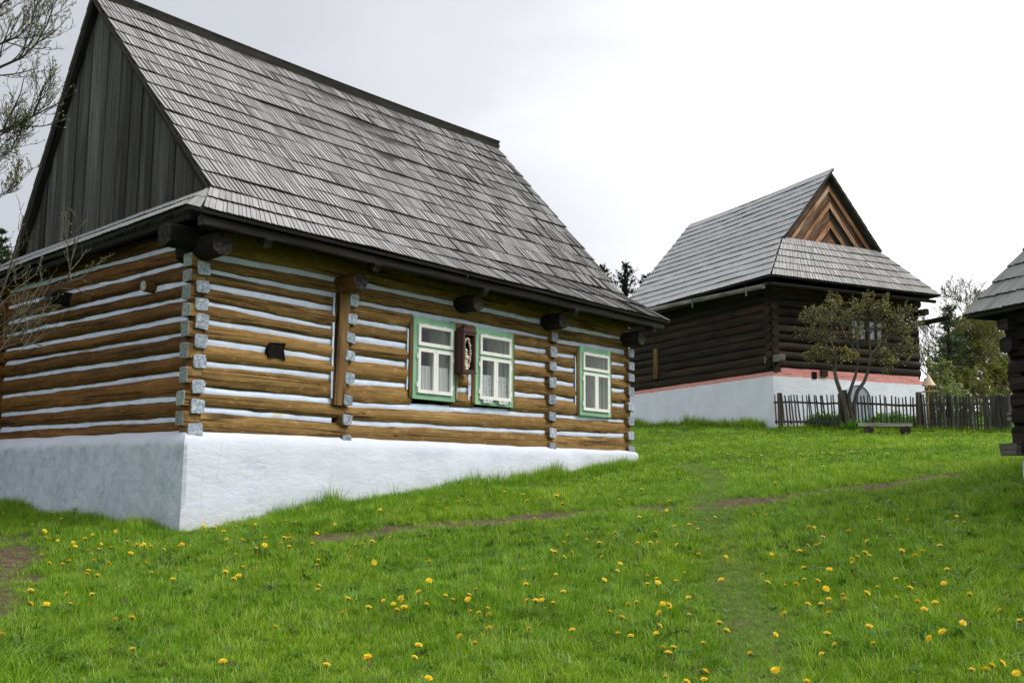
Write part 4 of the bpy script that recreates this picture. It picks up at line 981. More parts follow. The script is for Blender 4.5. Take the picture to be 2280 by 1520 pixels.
# ================================================================== trees
def rdir(d, ang):
    d = d.normalized(); a = Vector((random.gauss(0,1),random.gauss(0,1),random.gauss(0,1))); a -= d*a.dot(d); a.normalize()
    return (d*math.cos(ang)+a*math.sin(ang)).normalized()
class Tree:
    def __init__(s, up=.15, wander=.25, leaf=.04, lmin=2, leafn=3, n0=7, minr=.003, bloom=0., leafdir=None):
        s.t = MB(); s.l = MB(); s.up=up; s.wander=wander; s.leaf=leaf; s.lmin=lmin; s.leafn=leafn; s.n0=n0; s.minr=minr; s.bloom=bloom
    def leafat(s, p, d, k=1., mat=0):
        L = s.leaf*random.uniform(.6,1.3)*k; ld = rdir(d, random.uniform(.4,1.3)); sd = ld.cross(Vector((random.gauss(0,1),random.gauss(0,1),random.gauss(0,1)))).normalized()*L*.3
        nn = ld.cross(sd).normalized()*L*.08
        s.l.face([p, p+ld*L*.5+sd+nn, p+ld*L, p+ld*L*.5-sd+nn], None, mat, random.random())
    def bloomat(s, p):
        for k in range(4):
            d = rdir(Vector((0,-.3,.6)), 1.2); sd = d.cross(Vector((random.random(),1,0))).normalized()
            L = s.leaf*.8; s.l.face([p, p+d*L*.6+sd*L*.4, p+d*L, p+d*L*.6-sd*L*.4], None, 1, random.random())
    def limb(s, pts, r0, r1, level, kids, mat=None, spread=(.5,1.1), klen=(.4,.8), start=.2):
        pts = [Vector(p) for p in pts]; N = len(pts)
        n = {0:s.n0,1:5,2:4}.get(level, 3)
        s.t.tube(pts, [r0+(r1-r0)*k/(N-1) for k in range(N)], n, mat=0 if r0 > .012 else 1, cap=level == 0, tint=random.random(), rough=.12 if level == 0 else 0)
        if kids: s.spawn(pts, r0, r1, level, kids, spread, klen, start)
    def spawn(s, pts, r0, r1, level, kids, spread, klen, start):
        N = len(pts); L = sum((b_-a).length for a, b_ in zip(pts[:-1], pts[1:])); nk = kids[0]
        for i in range(nk):
            f = start+(1-start)*(i+random.random())/nk; x = min(f*(N-1), N-1.001); k = int(x); p = lerp(pts[k], pts[k+1], x-k)
            d = (pts[k+1]-pts[k]).normalized(); r = (r0+(r1-r0)*f)*.62
            s.grow(p, rdir(d, random.uniform(*spread)), L*random.uniform(*klen)*(1.15-.55*f), max(r, s.minr), level+1, kids[1:])
    def grow(s, p, d, L, r, level, kids):
        n = 5 if level < 2 else 4; pts = [p]
        for k in range(n):
            d = (rdir(d, random.uniform(0, s.wander))+Vector((0,0,s.up))).normalized(); pts.append(pts[-1]+d*L/n)
        s.limb(pts, r, max(r*.45, s.minr*.7), level, kids, None, (.4,1.), (.35,.75), .15)
        if level >= s.lmin:
            for i in range(s.leafn):
                f = random.uniform(.3,1.); x = min(f*n, n-.001); k = int(x); s.leafat(lerp(pts[k],pts[k+1],x-k), d)
            if random.random() < s.bloom: s.bloomat(pts[-1])
    def done(s, name, loc, label, cat, group=None, mats=('bark','twig'), leaf='leaf_fresh', leafname='leaves', trunk='trunk'):
        o = empty(name, loc, 0, label, cat, group)
        for mb, nm, ms in ((s.t, trunk, [M[m] for m in mats]), (s.l, leafname, [M[leaf], M['petal_white']])):
            if not mb.v: continue
            mb.v = [(v[0]-loc[0], v[1]-loc[1], v[2]-loc[2]) for v in mb.v]
            mb.build(nm, ms, o, 60 if nm == trunk else None)
        return o
# --- the tree whose branches reach in at the upper left
D = 10.6; P = lambda x, y, d=0.: zp(x, y, D+d)
g0 = on(-330,1150,D+.3)
T = Tree(.20, .22, .03, 3, 1, 8, .0030)
T.limb([g0-Vector((0,0,.1)), g0+Vector((.05,0,1.)), P(-250,560,.2), P(-190,380,.1), P(-150,200), P(-130,-60), P(-120,-300)], .12, .035, 0, [])
for pts, r in [([P(-200,420),P(-90,330),P(0,293),P(45,275),P(75,258),P(88,225),P(96,190)], .022),
               ([P(-190,300),P(-60,190),P(0,150),P(50,128),P(80,98),P(105,55),P(118,20)], .02),
               ([P(-170,240,.4),P(-60,150,.3),P(0,98,.3),P(40,82,.3),P(70,50,.3),P(90,-20,.3)], .018),
               ([P(-160,160,.2),P(-60,60,.2),P(-5,20,.2),P(30,-20,.2),P(50,-90,.2)], .018),
               ([P(75,258),P(100,245),P(125,232),P(150,215),P(168,208)], .007), ([P(-195,480),P(-80,420),P(-10,340,.1),P(20,310,.1),P(45,290,.1)], .012),
               ([P(-200,520,.2),P(-90,440,.2),P(-10,360,.2),P(25,330,.2),P(40,300,.2)], .010), ([P(-160,600,.1),P(-60,520,.1),P(-10,440,.1),P(20,425,.1),P(36,395,.1)], .009)]:
    T.limb(pts, r, r*.3, 1, [15,5,3] if r > .008 else [5,2], None, (.3,1.), (.16,.38), .25)
T.done('elder_tree', g0, 'budding bare tree with thin upright twigs at the upper left edge', 'tree', None, ('bark','apple_twig'), 'leaf_fresh')
# --- the shrub with pale twigs in front of the gable wall
D = 11.8; g0 = on(-130,1110,D)
T = Tree(.12, .25, .022, 3, 1, 7, .003)
T.limb([g0-Vector((0,0,.1)), g0+Vector((.1,0,.6)), P(-60,800), P(-40,700)], .05, .03, 0, [])
for pts, r in [([P(-50,760),P(20,715),P(70,690),P(110,655),P(150,628),P(158,590),P(165,540),P(172,480)], .015), ([P(150,628),P(185,615),P(212,595),P(245,568)], .007),
               ([P(-50,740,.1),P(10,640,.1),P(20,600,.1),P(40,545,.1),P(52,480,.1)], .013), ([P(-40,800,.1),P(20,770,.1),P(60,760,.1),P(110,775,.1)], .010),
               ([P(-40,720,-.1),P(0,680,-.1),P(40,640,-.1),P(80,610,-.1),P(92,585,-.1)], .010), ([P(158,625),P(150,560),P(146,510),P(147,475)], .006), ([P(-30,820),P(30,740),P(60,690),P(95,620)], .009)]:
    T.limb(pts, r, r*.35, 1, [10,3], None, (.35,1.), (.12,.3), .2)
for k in range(17):
    x, y = random.uniform(-40,90), random.uniform(650,790); p = P(x, y, random.uniform(-.2,.2))
    T.grow(p, Vector((random.uniform(-.4,1),random.uniform(-.3,.3),random.uniform(-.1,.8))), random.uniform(.2,.6), .005, 1, [4,2])
T.done('bare_shrub', g0, 'pale bare shrub sprawling before the gable wall at the left edge', 'shrub', None, ('bark','twig'), 'leaf_yellow')
# --- apple tree in the fenced garden
D = 28.6; ag = on(1893,952,D); P = lambda x, y, d=0.: zp(x, y, D+d)
T = Tree(.06, .42, .042, 2, 1, 8, .0055, .01)
stems = [[ag-Vector((0,0,.1)), P(1884,915), P(1874,880), P(1862,845), P(1858,822), P(1862,795), P(1850,760)],
         [ag+Vector((.1,0,-.1)), P(1892,900), P(1890,880), P(1898,855), P(1905,835), P(1912,790), P(1905,740)],
         [ag+Vector((.16,.1,-.1)), P(1902,900), P(1908,872), P(1924,850), P(1935,820), P(1938,790), P(1935,745)]]
for st, r in zip(stems, (.08,.062,.066)): T.limb(st, r, r*.45, 0, [])
for pts, r in [([P(1858,822),P(1840,800),P(1820,790),P(1800,785)], .03), ([P(1862,795),P(1835,760),P(1815,730),P(1808,700)], .03), ([P(1850,760),P(1850,720,.2),P(1860,690,.3),P(1870,672,.3)], .028),
               ([P(1905,740),P(1900,710),P(1915,685),P(1925,668)], .028), ([P(1912,790),P(1885,755,-.4),P(1870,720,-.5),P(1850,690,-.5)], .026), ([P(1935,745),P(1955,715),P(1960,690),P(1975,675)], .026),
               ([P(1938,790),P(1965,760),P(2000,735),P(2030,720)], .03), ([P(1935,800),P(1970,785,.2),P(2010,775,.2),P(2035,760,.2)], .026), ([P(1935,815),P(1955,800,-.3),P(1975,800,-.4),P(1985,810,-.4)], .02),
               ([P(1905,760,.3),P(1935,730,.5),P(1985,705,.6),P(2015,712,.6)], .024), ([P(1858,810,-.2),P(1870,790,-.5),P(1885,785,-.6),P(1900,795,-.7)], .018)]:
    T.limb(pts, r, r*.35, 1, [11,9,5], None, (.4,1.3), (.22,.55), .1)
for px, py in ((2005,715),(2012,706),(2020,712),(2026,708),(2030,716),(1895,675),(1802,783)): T.bloomat(P(px, py, .1))
T.done('apple_tree', ag, 'gnarled three stemmed apple tree with sparse yellowish leaves behind the picket fence', 'tree', None, ('bark','apple_twig'), 'leaf_apple')
# --- conifers
def conifer(px, pytop, pybase, D, halfw, label, needle='needle', tiers=22, dens=1., group=None, name='spruce_tree', drop=.35, ground=None, open_=0., prof=1.5, f0=.10, lk_=1.):
    top = zp(px, pytop, D); base = zp(px, pybase, D) if ground is None else ground
    H = top.z-base.z; w = halfw*D/F; tr = MB(); nd = MB()
    tr.tube([lerp(base,top,t) for t in np.linspace(0,1,8)], [.022*H*(1-t)+.01 for t in np.linspace(0,1,8)], 7, rough=.08)
    for k in range(tiers):
        f = f0+(.985-f0)*(k+random.random()*.6)/tiers; c = lerp(base,top,f); R_ = w*min(1., ((1-f)*prof)**.75+.04)*random.uniform(.6,1.15)
        if open_ and random.random() < open_: continue
        for j in range(int(7*dens)):
            a = random.uniform(0,2*math.pi); L = R_*random.uniform(.55,1.1); e0 = random.uniform(-.1,.25)-drop*(1-f)
            pts = [c]
            for i in range(1,5): pts.append(c+Vector((math.cos(a)*L*i/4, math.sin(a)*L*i/4, L*(e0*i/4+.25*(i/4)**2))))
            tr.tube(pts, [.008*H*.12+.01,.01,.008,.006,.004], 3, mat=0, cap=False)
            for i in range(1,5):
                q0, q1 = pts[i-1], pts[i]; dd = (q1-q0)
                for s in range(int(6*dens)+1):
                    p = lerp(q0,q1,random.random()); ln = min(.3, .16+.30*R_*.3)*lk_*random.uniform(.6,1.2); d = (rdir(dd, random.uniform(.3,1.0))+Vector((0,0,random.uniform(-.35,.1)))).normalized()
                    sd = d.cross(Vector((0,0,1))).normalized()*ln*random.uniform(.16,.28)
                    nd.face([p, p+d*ln*.5+sd, p+d*ln, p+d*ln*.5-sd], None, 0, random.random())
    o = empty(name, base, 0, label, 'tree', group)
    for mb, nm, m_ in ((tr,'trunk',M['twig_dark']),(nd,'crown',M[needle])):
        mb.v = [(v[0]-base.x, v[1]-base.y, v[2]-base.z) for v in mb.v]; mb.build(nm, m_, o)
conifer(1393, 578, 960, 62, 56, 'dark spruce with a pointed top, tallest of those between the two roofs', tiers=24, dens=.85, group='spruces beyond the houses', drop=.3, prof=4., f0=.62)
conifer(1346, 588, 960, 60, 44, 'dark spruce half hidden by the near roof edge', tiers=22, dens=.85, group='spruces beyond the houses', prof=4., f0=.62)
conifer(1442, 606, 960, 64, 50, 'dark spruce mostly hidden behind the far roof slope', tiers=20, dens=.85, group='spruces beyond the houses', prof=4.5, f0=.62)
conifer(4, 505, 960, 40, 60, 'dark conifer peeping past the left eave of the near house', name='conifer_tree', needle='needle_pine', tiers=30)
conifer(-330, 120, 1110, 15.5, 260, 'dense unseen evergreen added outside the left edge to shade the gable wall', name='added_shade_evergreen', needle='needle_pine', tiers=44, dens=3., drop=.2, lk_=.6, ground=on(-330,1090,15.5), prof=2., f0=.03)  # out-of-view evergreen, added to darken the left gable wall
gb_ = lambda px, D: on(px, 925, D)
conifer(2112, 672, 925, 38, 60, 'young dark green pine with open whorls behind the picket fence', needle='needle_pine', tiers=22, dens=.9, prof=2.6, lk_=.8, ground=gb_(2112,38), name='pine_tree', drop=.1, open_=.12, group='trees behind the fence')
conifer(2150, 735, 925, 40, 50, 'second dark pine hidden behind the open young pine', needle='needle_pine', tiers=17, dens=.8, prof=2.4, lk_=.8, ground=gb_(2150,40), name='pine_tree', drop=.1, open_=.1, group='trees behind the fence')
def broad(px, D, H, spread, label, leaf, leafn, kids, name='birch_tree', lean=0., group='trees behind the fence', leafsize=.09, cat='tree', r=.09, up=.16, mats=('bark','twig'), minr=.009, bloom=0., forks=5, base=.25, lmin=2):
    g = gb_(px, D); T = Tree(up, .25, leafsize, lmin, leafn, 7, minr, bloom)
    top = g+Vector((lean,0,H)); st = [lerp(g-Vector((0,0,.1)),top,t)+Vector((random.uniform(-.06,.06),random.uniform(-.06,.06),0))*H*.15 for t in np.linspace(0,1,8)]
    T.limb(st, r, r*.15, 0, [])
    for k in range(forks):
        f = base+(.92-base)*(k+random.random()*.7)/forks; x = f*7; i = int(x); p = lerp(st[i], st[min(i+1,7)], x-i); a = random.uniform(0,2*math.pi)
        L = spread*(1.15-.6*f)*random.uniform(.8,1.2); d = Vector((math.cos(a), math.sin(a)*.8, random.uniform(.35,1.1))).normalized()
        T.grow(p, d, L, r*(1-f)*.55+.012, 0, kids)
    return T.done(name, g, label, cat, group, mats, leaf)
broad(2168, 52, 6.4, 2.3, 'tall bare deciduous tree with fine grey twigs above the pines', 'leaf_yellow', 0, [7,6,4,2], 'bare_tree', forks=13, leafsize=.05, r=.09, minr=.007, lmin=4, base=.35, up=.12)
broad(2075, 44, 3.8, 1.6, 'slender bare tree with grey twigs right beside the dark house wall', 'leaf_yellow', 0, [8,7,4], 'bare_tree', forks=11, leafsize=.05, r=.05, minr=.005, lmin=3)
broad(2195, 43, 3.6, 1.7, 'yellow green leafing tree between the pines and the right eave', 'leaf_yellow', 1, [7,7,4], 'leafing_tree', forks=9, leafsize=.08, minr=.006)
broad(2222, 40, 3.5, 2.4, 'rounded olive brown bush of dense twigs beside the right house corner', 'leaf_olive', 3, [9,8,5], 'olive_bush', forks=14, leafsize=.085, cat='bush', r=.06, base=.04, up=.02, mats=('twig','twig'), minr=.006)
broad(2262, 43, 4.2, 2.4, 'olive bush behind the wall of the right house', 'leaf_olive', 3, [9,7,4], 'olive_bush', forks=12, leafsize=.085, cat='bush', r=.06, base=.06, up=.03, mats=('twig','twig'), minr=.006)
broad(2188, 47, 3.2, 2.4, 'low olive bush under the leafing tree', 'leaf_olive', 3, [8,7,4], 'olive_bush', forks=12, leafsize=.09, cat='bush', r=.06, base=.04, up=.02, mats=('twig','twig'), minr=.006)
broad(2088, 34, 1.7, 1.0, 'pale green shrub with white blossom behind the bird feeder', 'leaf_fresh', 4, [6,6,4], 'blossom_shrub', forks=10, leafsize=.06, cat='shrub', r=.04, base=.1, bloom=.05, minr=.005)
broad(2148, 38, 1.3, 1.1, 'low yellow green bush between the pine trunks', 'leaf_yellow', 4, [6,6,4], 'low_bush', forks=10, leafsize=.07, cat='bush', r=.03, base=.05, minr=.005)
broad(2238, 39, 1.5, 1.2, 'low yellow green bush behind the last fence boards', 'leaf_yellow', 4, [6,6,4], 'low_bush', forks=10, leafsize=.07, cat='bush', r=.03, base=.05, minr=.005)
broad(2120, 36, 1.0, .9, 'low white flecked shrub under the pine', 'leaf_fresh', 4, [6,5,3], 'blossom_shrub', forks=8, leafsize=.06, cat='shrub', r=.03, base=.1, bloom=.09, minr=.005)
# garden clumps
def clump(px, D, w, h, n, label, name='garden_plant', L=(.25,.5)):
    g = on(px, 948, D); mb = MB()
    for k in range(n):
        a = random.uniform(0,6.28); rr = w*math.sqrt(random.random()); x, y = rr*math.cos(a), rr*math.sin(a)*.6
        hh = h*(1-.5*(rr/w)**2)*random.uniform(.7,1.1); z = float(gz(g.x+x,g.y+y))-g.z
        d = Vector((x*.5/w+random.uniform(-.35,.35), y*.5/w+random.uniform(-.35,.35), 1)).normalized(); sd = d.cross(Vector((random.gauss(0,1),random.gauss(0,1),.1))).normalized()
        wd = random.uniform(.018,.035); p = Vector((x,y,z)); b0 = p+Vector((0,0,0)); m1 = p+d*hh*.55; tp = p+d*hh+Vector((d.x,d.y,-.25))*hh*.3
        t = random.random(); mb.face([b0-sd*wd*.5, b0+sd*wd*.5, m1+sd*wd, m1-sd*wd], None, 0, t); mb.face([m1-sd*wd, m1+sd*wd, tp+sd*.003, tp-sd*.003], None, 0, t)
    o = mb.build(name, M['leaf_garden']); o.location = g; tag(o, label, 'plant', 'leafy clumps behind the picket fence')
clump(1850, 29.6, .62, .62, 420, 'leafy green clump behind the fence left of the apple tree')
clump(1992, 29.4, .75, .62, 620, 'leafy green clump behind the fence above the bench')
clump(1902, 28.5, .35, .40, 120, 'small tuft of suckers at the foot of the apple tree')
# ================================================================== grass
def blade(mb, x, y, h, w, bend, az, mat, t, n=3, twist=0.):
    ca, sa = math.cos(az), math.sin(az); prev = None
    sx, sy = -math.sin(az+twist)*w/2, math.cos(az+twist)*w/2
    for k in range(n+1):
        f = k/n; r = bend*h*f*f; z = h*f*(1-.28*bend*f*f)
        ww = 1-f**1.6 if k < n else .08
        c = (x+ca*r, y+sa*r, z); cur = ((c[0]-sx*ww, c[1]-sy*ww, c[2]), (c[0]+sx*ww, c[1]+sy*ww, c[2]))
        if prev: mb.face([prev[0], prev[1], cur[1], cur[0]], None, mat, t)
        prev = cur
def tuft(n, rad, h, w, kind):
    mb = MB()
    for k in range(n):
        a = random.uniform(0,6.28); r = rad*math.sqrt(random.random())
        x, y = r*math.cos(a), r*math.sin(a); t = random.random()
        if kind == 'broad':
            blade(mb, x*.3, y*.3, h*random.uniform(.6,1.1), w*random.uniform(.7,1.2), random.uniform(.9,1.9), a, 0, t, 3)
        elif kind == 'clover':
            hh = h*random.uniform(.4,1.); L = w
            for j in range(3):
                b_ = a+j*2.1; c = Vector((x,y,hh)); d = Vector((math.cos(b_),math.sin(b_),.25))*L; s = Vector((-math.sin(b_),math.cos(b_),0))*L*.5
                mb.face([c, c+d*.6+s, c+d, c+d*.6-s], None, 0, t)
        else:
            blade(mb, x, y, h*random.uniform(.45,1.1), w*random.uniform(.6,1.3), random.uniform(.1,1.1), a+random.uniform(-1,1), 0, t, 3, random.uniform(-.8,.8))
    return mb
VAR = []
def variant(name, mb, mat):
    me = mb.mesh(name, [M[mat]]); o = bpy.data.objects.new(name, me); VAR.append(o); return len(VAR)-1
near_v = [variant('tuft_a', tuft(26,.075,.085,.0052,'grass'), 'grass'), variant('tuft_b', tuft(24,.075,.10,.0055,'grass'), 'grass'), variant('tuft_c', tuft(28,.08,.07,.005,'grass'), 'grass'), variant('tuft_d', tuft(20,.07,.125,.006,'grass'), 'grass')]
far_v = [variant('tuft_e', tuft(20,.14,.10,.011,'grass'), 'grass'), variant('tuft_f', tuft(20,.14,.085,.012,'grass'), 'grass')]
tall_v = [variant('tuft_g', tuft(22,.06,.24,.007,'grass'), 'grass'), variant('tuft_h', tuft(16,.06,.30,.007,'grass'), 'grass')]
broad_v = [variant('weed_a', tuft(9,.03,.11,.022,'broad'), 'weed'), variant('weed_b', tuft(16,.08,.06,.016,'clover'), 'weed')]
dry_v = [variant('straw_a', tuft(6,.09,.09,.0045,'grass'), 'grass_dry')]
pale_v = [variant('tuft_p', tuft(18,.09,.10,.0065,'grass'), 'grass_pale')]
net_v = [variant('nettle_a', tuft(7,.03,.10,.014,'broad'), 'nettle')]
VC = bpy.data.collections.new('grass_variants')
for o in VAR: VC.objects.link(o)
rng = np.random.default_rng(3)
houses = [(A1,Y1,-.18,9.6,-.19,6.2),(A2,Y2,-.13,6.1,-.13,7.8),(A3,Y3,.0,4.7,-6.1,.05)]
def scatter(n, d0, d1, marg=1.12):
    D = np.sqrt(rng.uniform(d0*d0, d1*d1, n)); x = D*rng.uniform(-.5*marg, .5*marg, n); P_ = np.stack([x, D], -1)
    ok = np.ones(n, bool)
    for O, y_, x0_, x1_, y0_, y1_ in houses:
        d = P_-O[:2]; u = d[:,0]*math.cos(y_)+d[:,1]*math.sin(y_); v = -d[:,0]*math.sin(y_)+d[:,1]*math.cos(y_)
        ok &= ~((u > x0_)&(u < x1_)&(v > y0_)&(v < y1_))
    return P_[ok]
ALL = []
def emit(P_, vs, smin, smax, keep_bare=.16, patch=True, hscale=None):
    if not len(P_): return
    br, wo = fields(P_); k = rng.random(len(P_)); keep = k > br*(1-keep_bare)
    if patch:
        pn = np.array([nz(p[0]*.8, p[1]*.8, 2.) for p in P_]); 
    else: pn = np.zeros(len(P_))
    s = rng.uniform(smin, smax, len(P_))*(1+.5*pn)*(1-.5*wo)*(1-.45*br)
    if hscale is not None: s *= hscale
    z = gz(P_[:,0], P_[:,1])-.006; v = rng.choice(vs, len(P_))
    ALL.append(np.stack([P_[:,0], P_[:,1], z, s, v.astype(float)], -1)[keep])
emit(scatter(17000, 5.2, 9.5), near_v, .55, .98); emit(scatter(15500, 9.5, 15), near_v, .65, 1.1)
emit(scatter(14000, 15, 24), far_v, .6, 1.); emit(scatter(17000, 24, 46), far_v, .75, 1.2)
emit(scatter(2300, 5.2, 12), broad_v, .5, 1.1); emit(scatter(620, 5.2, 13), dry_v, .7, 1.3, .5); PD = scatter(30000, 5.2, 19); bd_, _ = fields(PD); emit(PD[bd_ > .2+.7*rng.random(len(PD))][:900], dry_v, .4, .8, 1., False); emit(scatter(220, 5.2, 11), net_v, .6, 1.1)
emit(scatter(900, 5.2, 13), [tall_v[0]], .35, .68)
P_ = scatter(60000, 5.2, 19); br_, wo_ = fields(P_); P_ = P_[(wo_ > .35+.6*rng.random(len(P_)))]; emit(P_[:4200], pale_v, .6, 1.0, 1., False)
# longer unmown grass along the foot of the walls
def foot(O, y_, a, b, n, w, s0, s1, vs):
    t = rng.random(n); q = rng.random(n)**1.6*w; P_ = []
    dx, dy = b[0]-a[0], b[1]-a[1]; L = math.hypot(dx, dy); nxn, nyn = dy/L, -dx/L
    for ti, qi in zip(t, q):
        if nz(ti*L*1.1, a[0]+a[1]*3, 4.) < -.18+rng.random()*.25 and qi < w*.6: continue
        P_.append(frm(O, y_, (a[0]+dx*ti+nxn*qi, a[1]+dy*ti+nyn*qi, 0))[:2])
    P_ = np.array(P_); hs = np.array([.75+.8*max(0,nz(p[0]*1.5, p[1]*1.5, 8.)) for p in P_]); emit(P_, vs, s0, s1, 1., False, hs)
foot(A1, Y1, (.3,-.2), (9.6,-.2), 2100, .55, .4, 1.05, tall_v+near_v[:1]); foot(A1, Y1, (-.2,4.8), (-.2,.0), 1000, .45, .4, .9, tall_v)
foot(A2, Y2, (-.15,7.5), (-.15,-.1), 1500, .8, .7, 1.7, tall_v); foot(A3, Y3, (.0,-6), (.0,.1), 200, .3, .4, .8, tall_v); foot(A2, Y2, (0,-.2), (6,-.2), 500, 1., .5, 1., tall_v)
for k in range(900):
    p = fpt(random.uniform(1726,2246)); ALL.append(np.array([[p.x+random.gauss(0,.1), p.y+random.gauss(-.05,.16), float(gz(p.x,p.y))-.01, random.uniform(.3,.75), float(random.choice(tall_v))]]))
ALL = np.concatenate(ALL)
gme = bpy.data.meshes.new('grass'); gme.vertices.add(len(ALL)); gme.vertices.foreach_set('co', ALL[:,:3].astype('f').ravel())
for nm, c, ty in (('sc',3,'FLOAT'),('vr',4,'INT')):
    a_ = gme.attributes.new(nm, ty, 'POINT'); a_.data.foreach_set('value', ALL[:,c].astype('f' if ty == 'FLOAT' else 'i'))
gme.attributes.new('rot', 'FLOAT_VECTOR', 'POINT').data.foreach_set('vector', np.stack([rng.normal(0,.12,len(ALL)), rng.normal(0,.12,len(ALL)), rng.uniform(0,6.28,len(ALL))], -1).astype('f').ravel())
gro = bpy.data.objects.new('grass', gme); COL.objects.link(gro); tag(gro, 'fresh green meadow grass with worn trails through it', 'grass', kind='stuff')
ng = bpy.data.node_groups.new('grass_tufts', 'GeometryNodeTree')
ng.interface.new_socket('Geometry', in_out='INPUT', socket_type='NodeSocketGeometry'); ng.interface.new_socket('Geometry', in_out='OUTPUT', socket_type='NodeSocketGeometry')
nn = ng.nodes; gi = nn.new('NodeGroupInput'); gq = nn.new('NodeGroupOutput'); iop = nn.new('GeometryNodeInstanceOnPoints'); ci = nn.new('GeometryNodeCollectionInfo')
ci.inputs['Collection'].default_value = VC; ci.inputs['Separate Children'].default_value = True; ci.inputs['Reset Children'].default_value = True
def na(name, ty):
    a_ = nn.new('GeometryNodeInputNamedAttribute'); a_.data_type = ty; a_.inputs['Name'].default_value = name; return [o for o in a_.outputs if o.enabled][0]
lk = ng.links.new
lk(gi.outputs[0], iop.inputs['Points']); lk(ci.outputs[0], iop.inputs['Instance']); iop.inputs['Pick Instance'].default_value = True
lk(na('vr','INT'), iop.inputs['Instance Index']); lk(na('sc','FLOAT'), iop.inputs['Scale']); lk(na('rot','FLOAT_VECTOR'), iop.inputs['Rotation']); lk(iop.outputs[0], gq.inputs[0])
md = gro.modifiers.new('tufts', 'NODES'); md.node_group = ng
# children of a collection come out sorted by name: make the index agree
order = sorted(range(len(VAR)), key=lambda i: VAR[i].name); inv = np.argsort(order)
gme.attributes['vr'].data.foreach_set('value', inv[ALL[:,4].astype(int)].astype('i'))
# ================================================================== dandelions
Z6 = [(12,88),(133,60),(243,88),(283,114),(349,68),(150,138),(30,187),(205,170),(212,200),(230,207),(266,213),(338,222),(392,205),(428,187),(535,170),(347,240),(409,257),(467,230),(455,252),(513,245),(588,218),(630,232),(652,236),(665,230),(677,248),(699,241),(756,255),(782,211),(842,231),(826,240),(940,145),(992,152),(1033,171),(1045,209),(1055,253),(1089,276),(1117,208),(1126,215),(1156,252),(1182,248),(1226,201),(1221,235),(1194,314),(1120,335),(1041,358),(1079,390),(1102,376),(1318,122),(1365,129),(1178,139),(1090,148),(1312,200),(1328,202),(1343,202),(1297,226),(1334,240),(1440,228),(1461,181),(1546,138),(1469,304),(1463,327),(1641,233),(1674,230),(1719,217),(1801,199),(1620,289),(1726,315),(1973,202),(1981,310),(1981,399),(2114,34),(2160,30),(1754,72),(2064,69),(192,282),(228,318),(318,308),(288,323),(433,306),(502,317),(603,272),(677,317),(700,361),(824,352),(797,391),(408,352),(400,368),(450,375),(142,444),(141,505),(214,508),(308,457),(325,505),(424,461),(532,577),(609,570),(610,714),(10,646),(1270,610),(1471,420),(1467,441),(1606,481),(1583,547),(1701,522),(1769,490),(1851,478),(1860,489),(1816,506),(1866,521),(1831,534),(1932,451),(1968,508),(2056,467),(2090,485),(2165,462),(2161,485),(2195,437),(2250,526),(2210,545),(2172,539),(2257,556),(2258,617),(2122,655),(2192,686),(1933,697),(1697,750),(1913,752),(1507,787),(1029,772),(1978,850)]
Z7 = [(48,181),(127,192),(143,220),(200,211),(270,199),(293,234),(175,299),(540,218),(634,169),(756,223),(743,263),(810,269),(852,254),(680,285),(708,283),(625,292),(779,330),(840,323),(876,343),(918,305),(950,292),(1118,281),(1166,282),(1155,238),(1210,147),(318,369),(400,389),(452,402),(300,400),(250,436),(265,440),(336,444),(301,464),(520,357),(465,463),(543,492),(530,522),(617,403),(672,401),(705,400),(788,409),(693,357),(880,452),(997,461),(1195,451),(126,517),(138,580),(142,649),(180,650),(203,630),(207,648),(254,660),(298,612),(266,538),(475,562),(661,544),(700,556),(704,573),(660,578),(781,566),(820,532),(837,638),(727,665),(753,669),(756,684),(612,657),(577,666),(498,697),(551,724),(710,703),(839,711),(713,758),(149,771),(337,776),(533,793),(589,802),(697,791),(968,746),(1000,779),(1211,796),(900,832),(727,851),(772,852),(750,876),(1103,878),(907,955),(904,990),(737,979),(829,999),(978,561),(1155,537),(1177,571),(1252,585),(1250,707),(1300,580),(1335,559),(1333,509),(1443,517),(1393,564),(1354,334),(1377,335),(1415,377),(1350,413),(1400,407),(1387,413),(1315,437),(1524,352),(1660,303),(1705,371),(1606,395),(1780,305),(1990,288),(2023,314),(1879,379),(1918,414),(1843,438),(1813,456),(1755,436),(1597,444),(1565,463),(1615,457),(1541,486),(1540,472),(1948,516),(1936,577),(1728,557),(1648,593),(1790,596),(1605,618),(1501,624),(1507,645),(1440,643),(1427,600),(1350,665),(1408,666),(1441,704),(1433,793),(1466,841),(1410,879),(1613,761),(1631,834),(1730,638),(1823,654),(1852,688),(1897,659),(2047,624),(2178,692),(2017,747),(1929,785),(1873,812),(2262,737),(2055,947),(2117,948),(2142,930),(2186,919),(2248,964),(1211,951),(1346,1000),(835,17),(868,24),(968,11),(1004,20),(1096,30),(1150,25),(1284,12),(1320,16),(1410,15),(1454,17),(1538,9),(1691,16),(744,24),(670,24),(1418,72)]
Z5 = [(55,551),(125,535),(230,537),(326,533),(350,533),(824,604),(130,618),(932,624),(1018,467),(995,475),(1115,492),(1140,502),(1195,496),(1246,488),(1302,460),(1343,455),(1385,458),(1350,482),(1372,492),(1441,432),(1515,476),(1594,466),(1519,529),(1456,534),(1640,533),(1760,466),(1748,480),(1806,472),(1855,502),(1845,464),(1925,580),(1952,430),(1990,445),(2010,450),(2135,468),(1667,497),(1409,546),(985,500)]
DP = [(x/2.0727, 1100+y/2.0727) for x, y in Z6]+[(1100+x/1.9322, 1000+y/1.9322) for x, y in Z7]
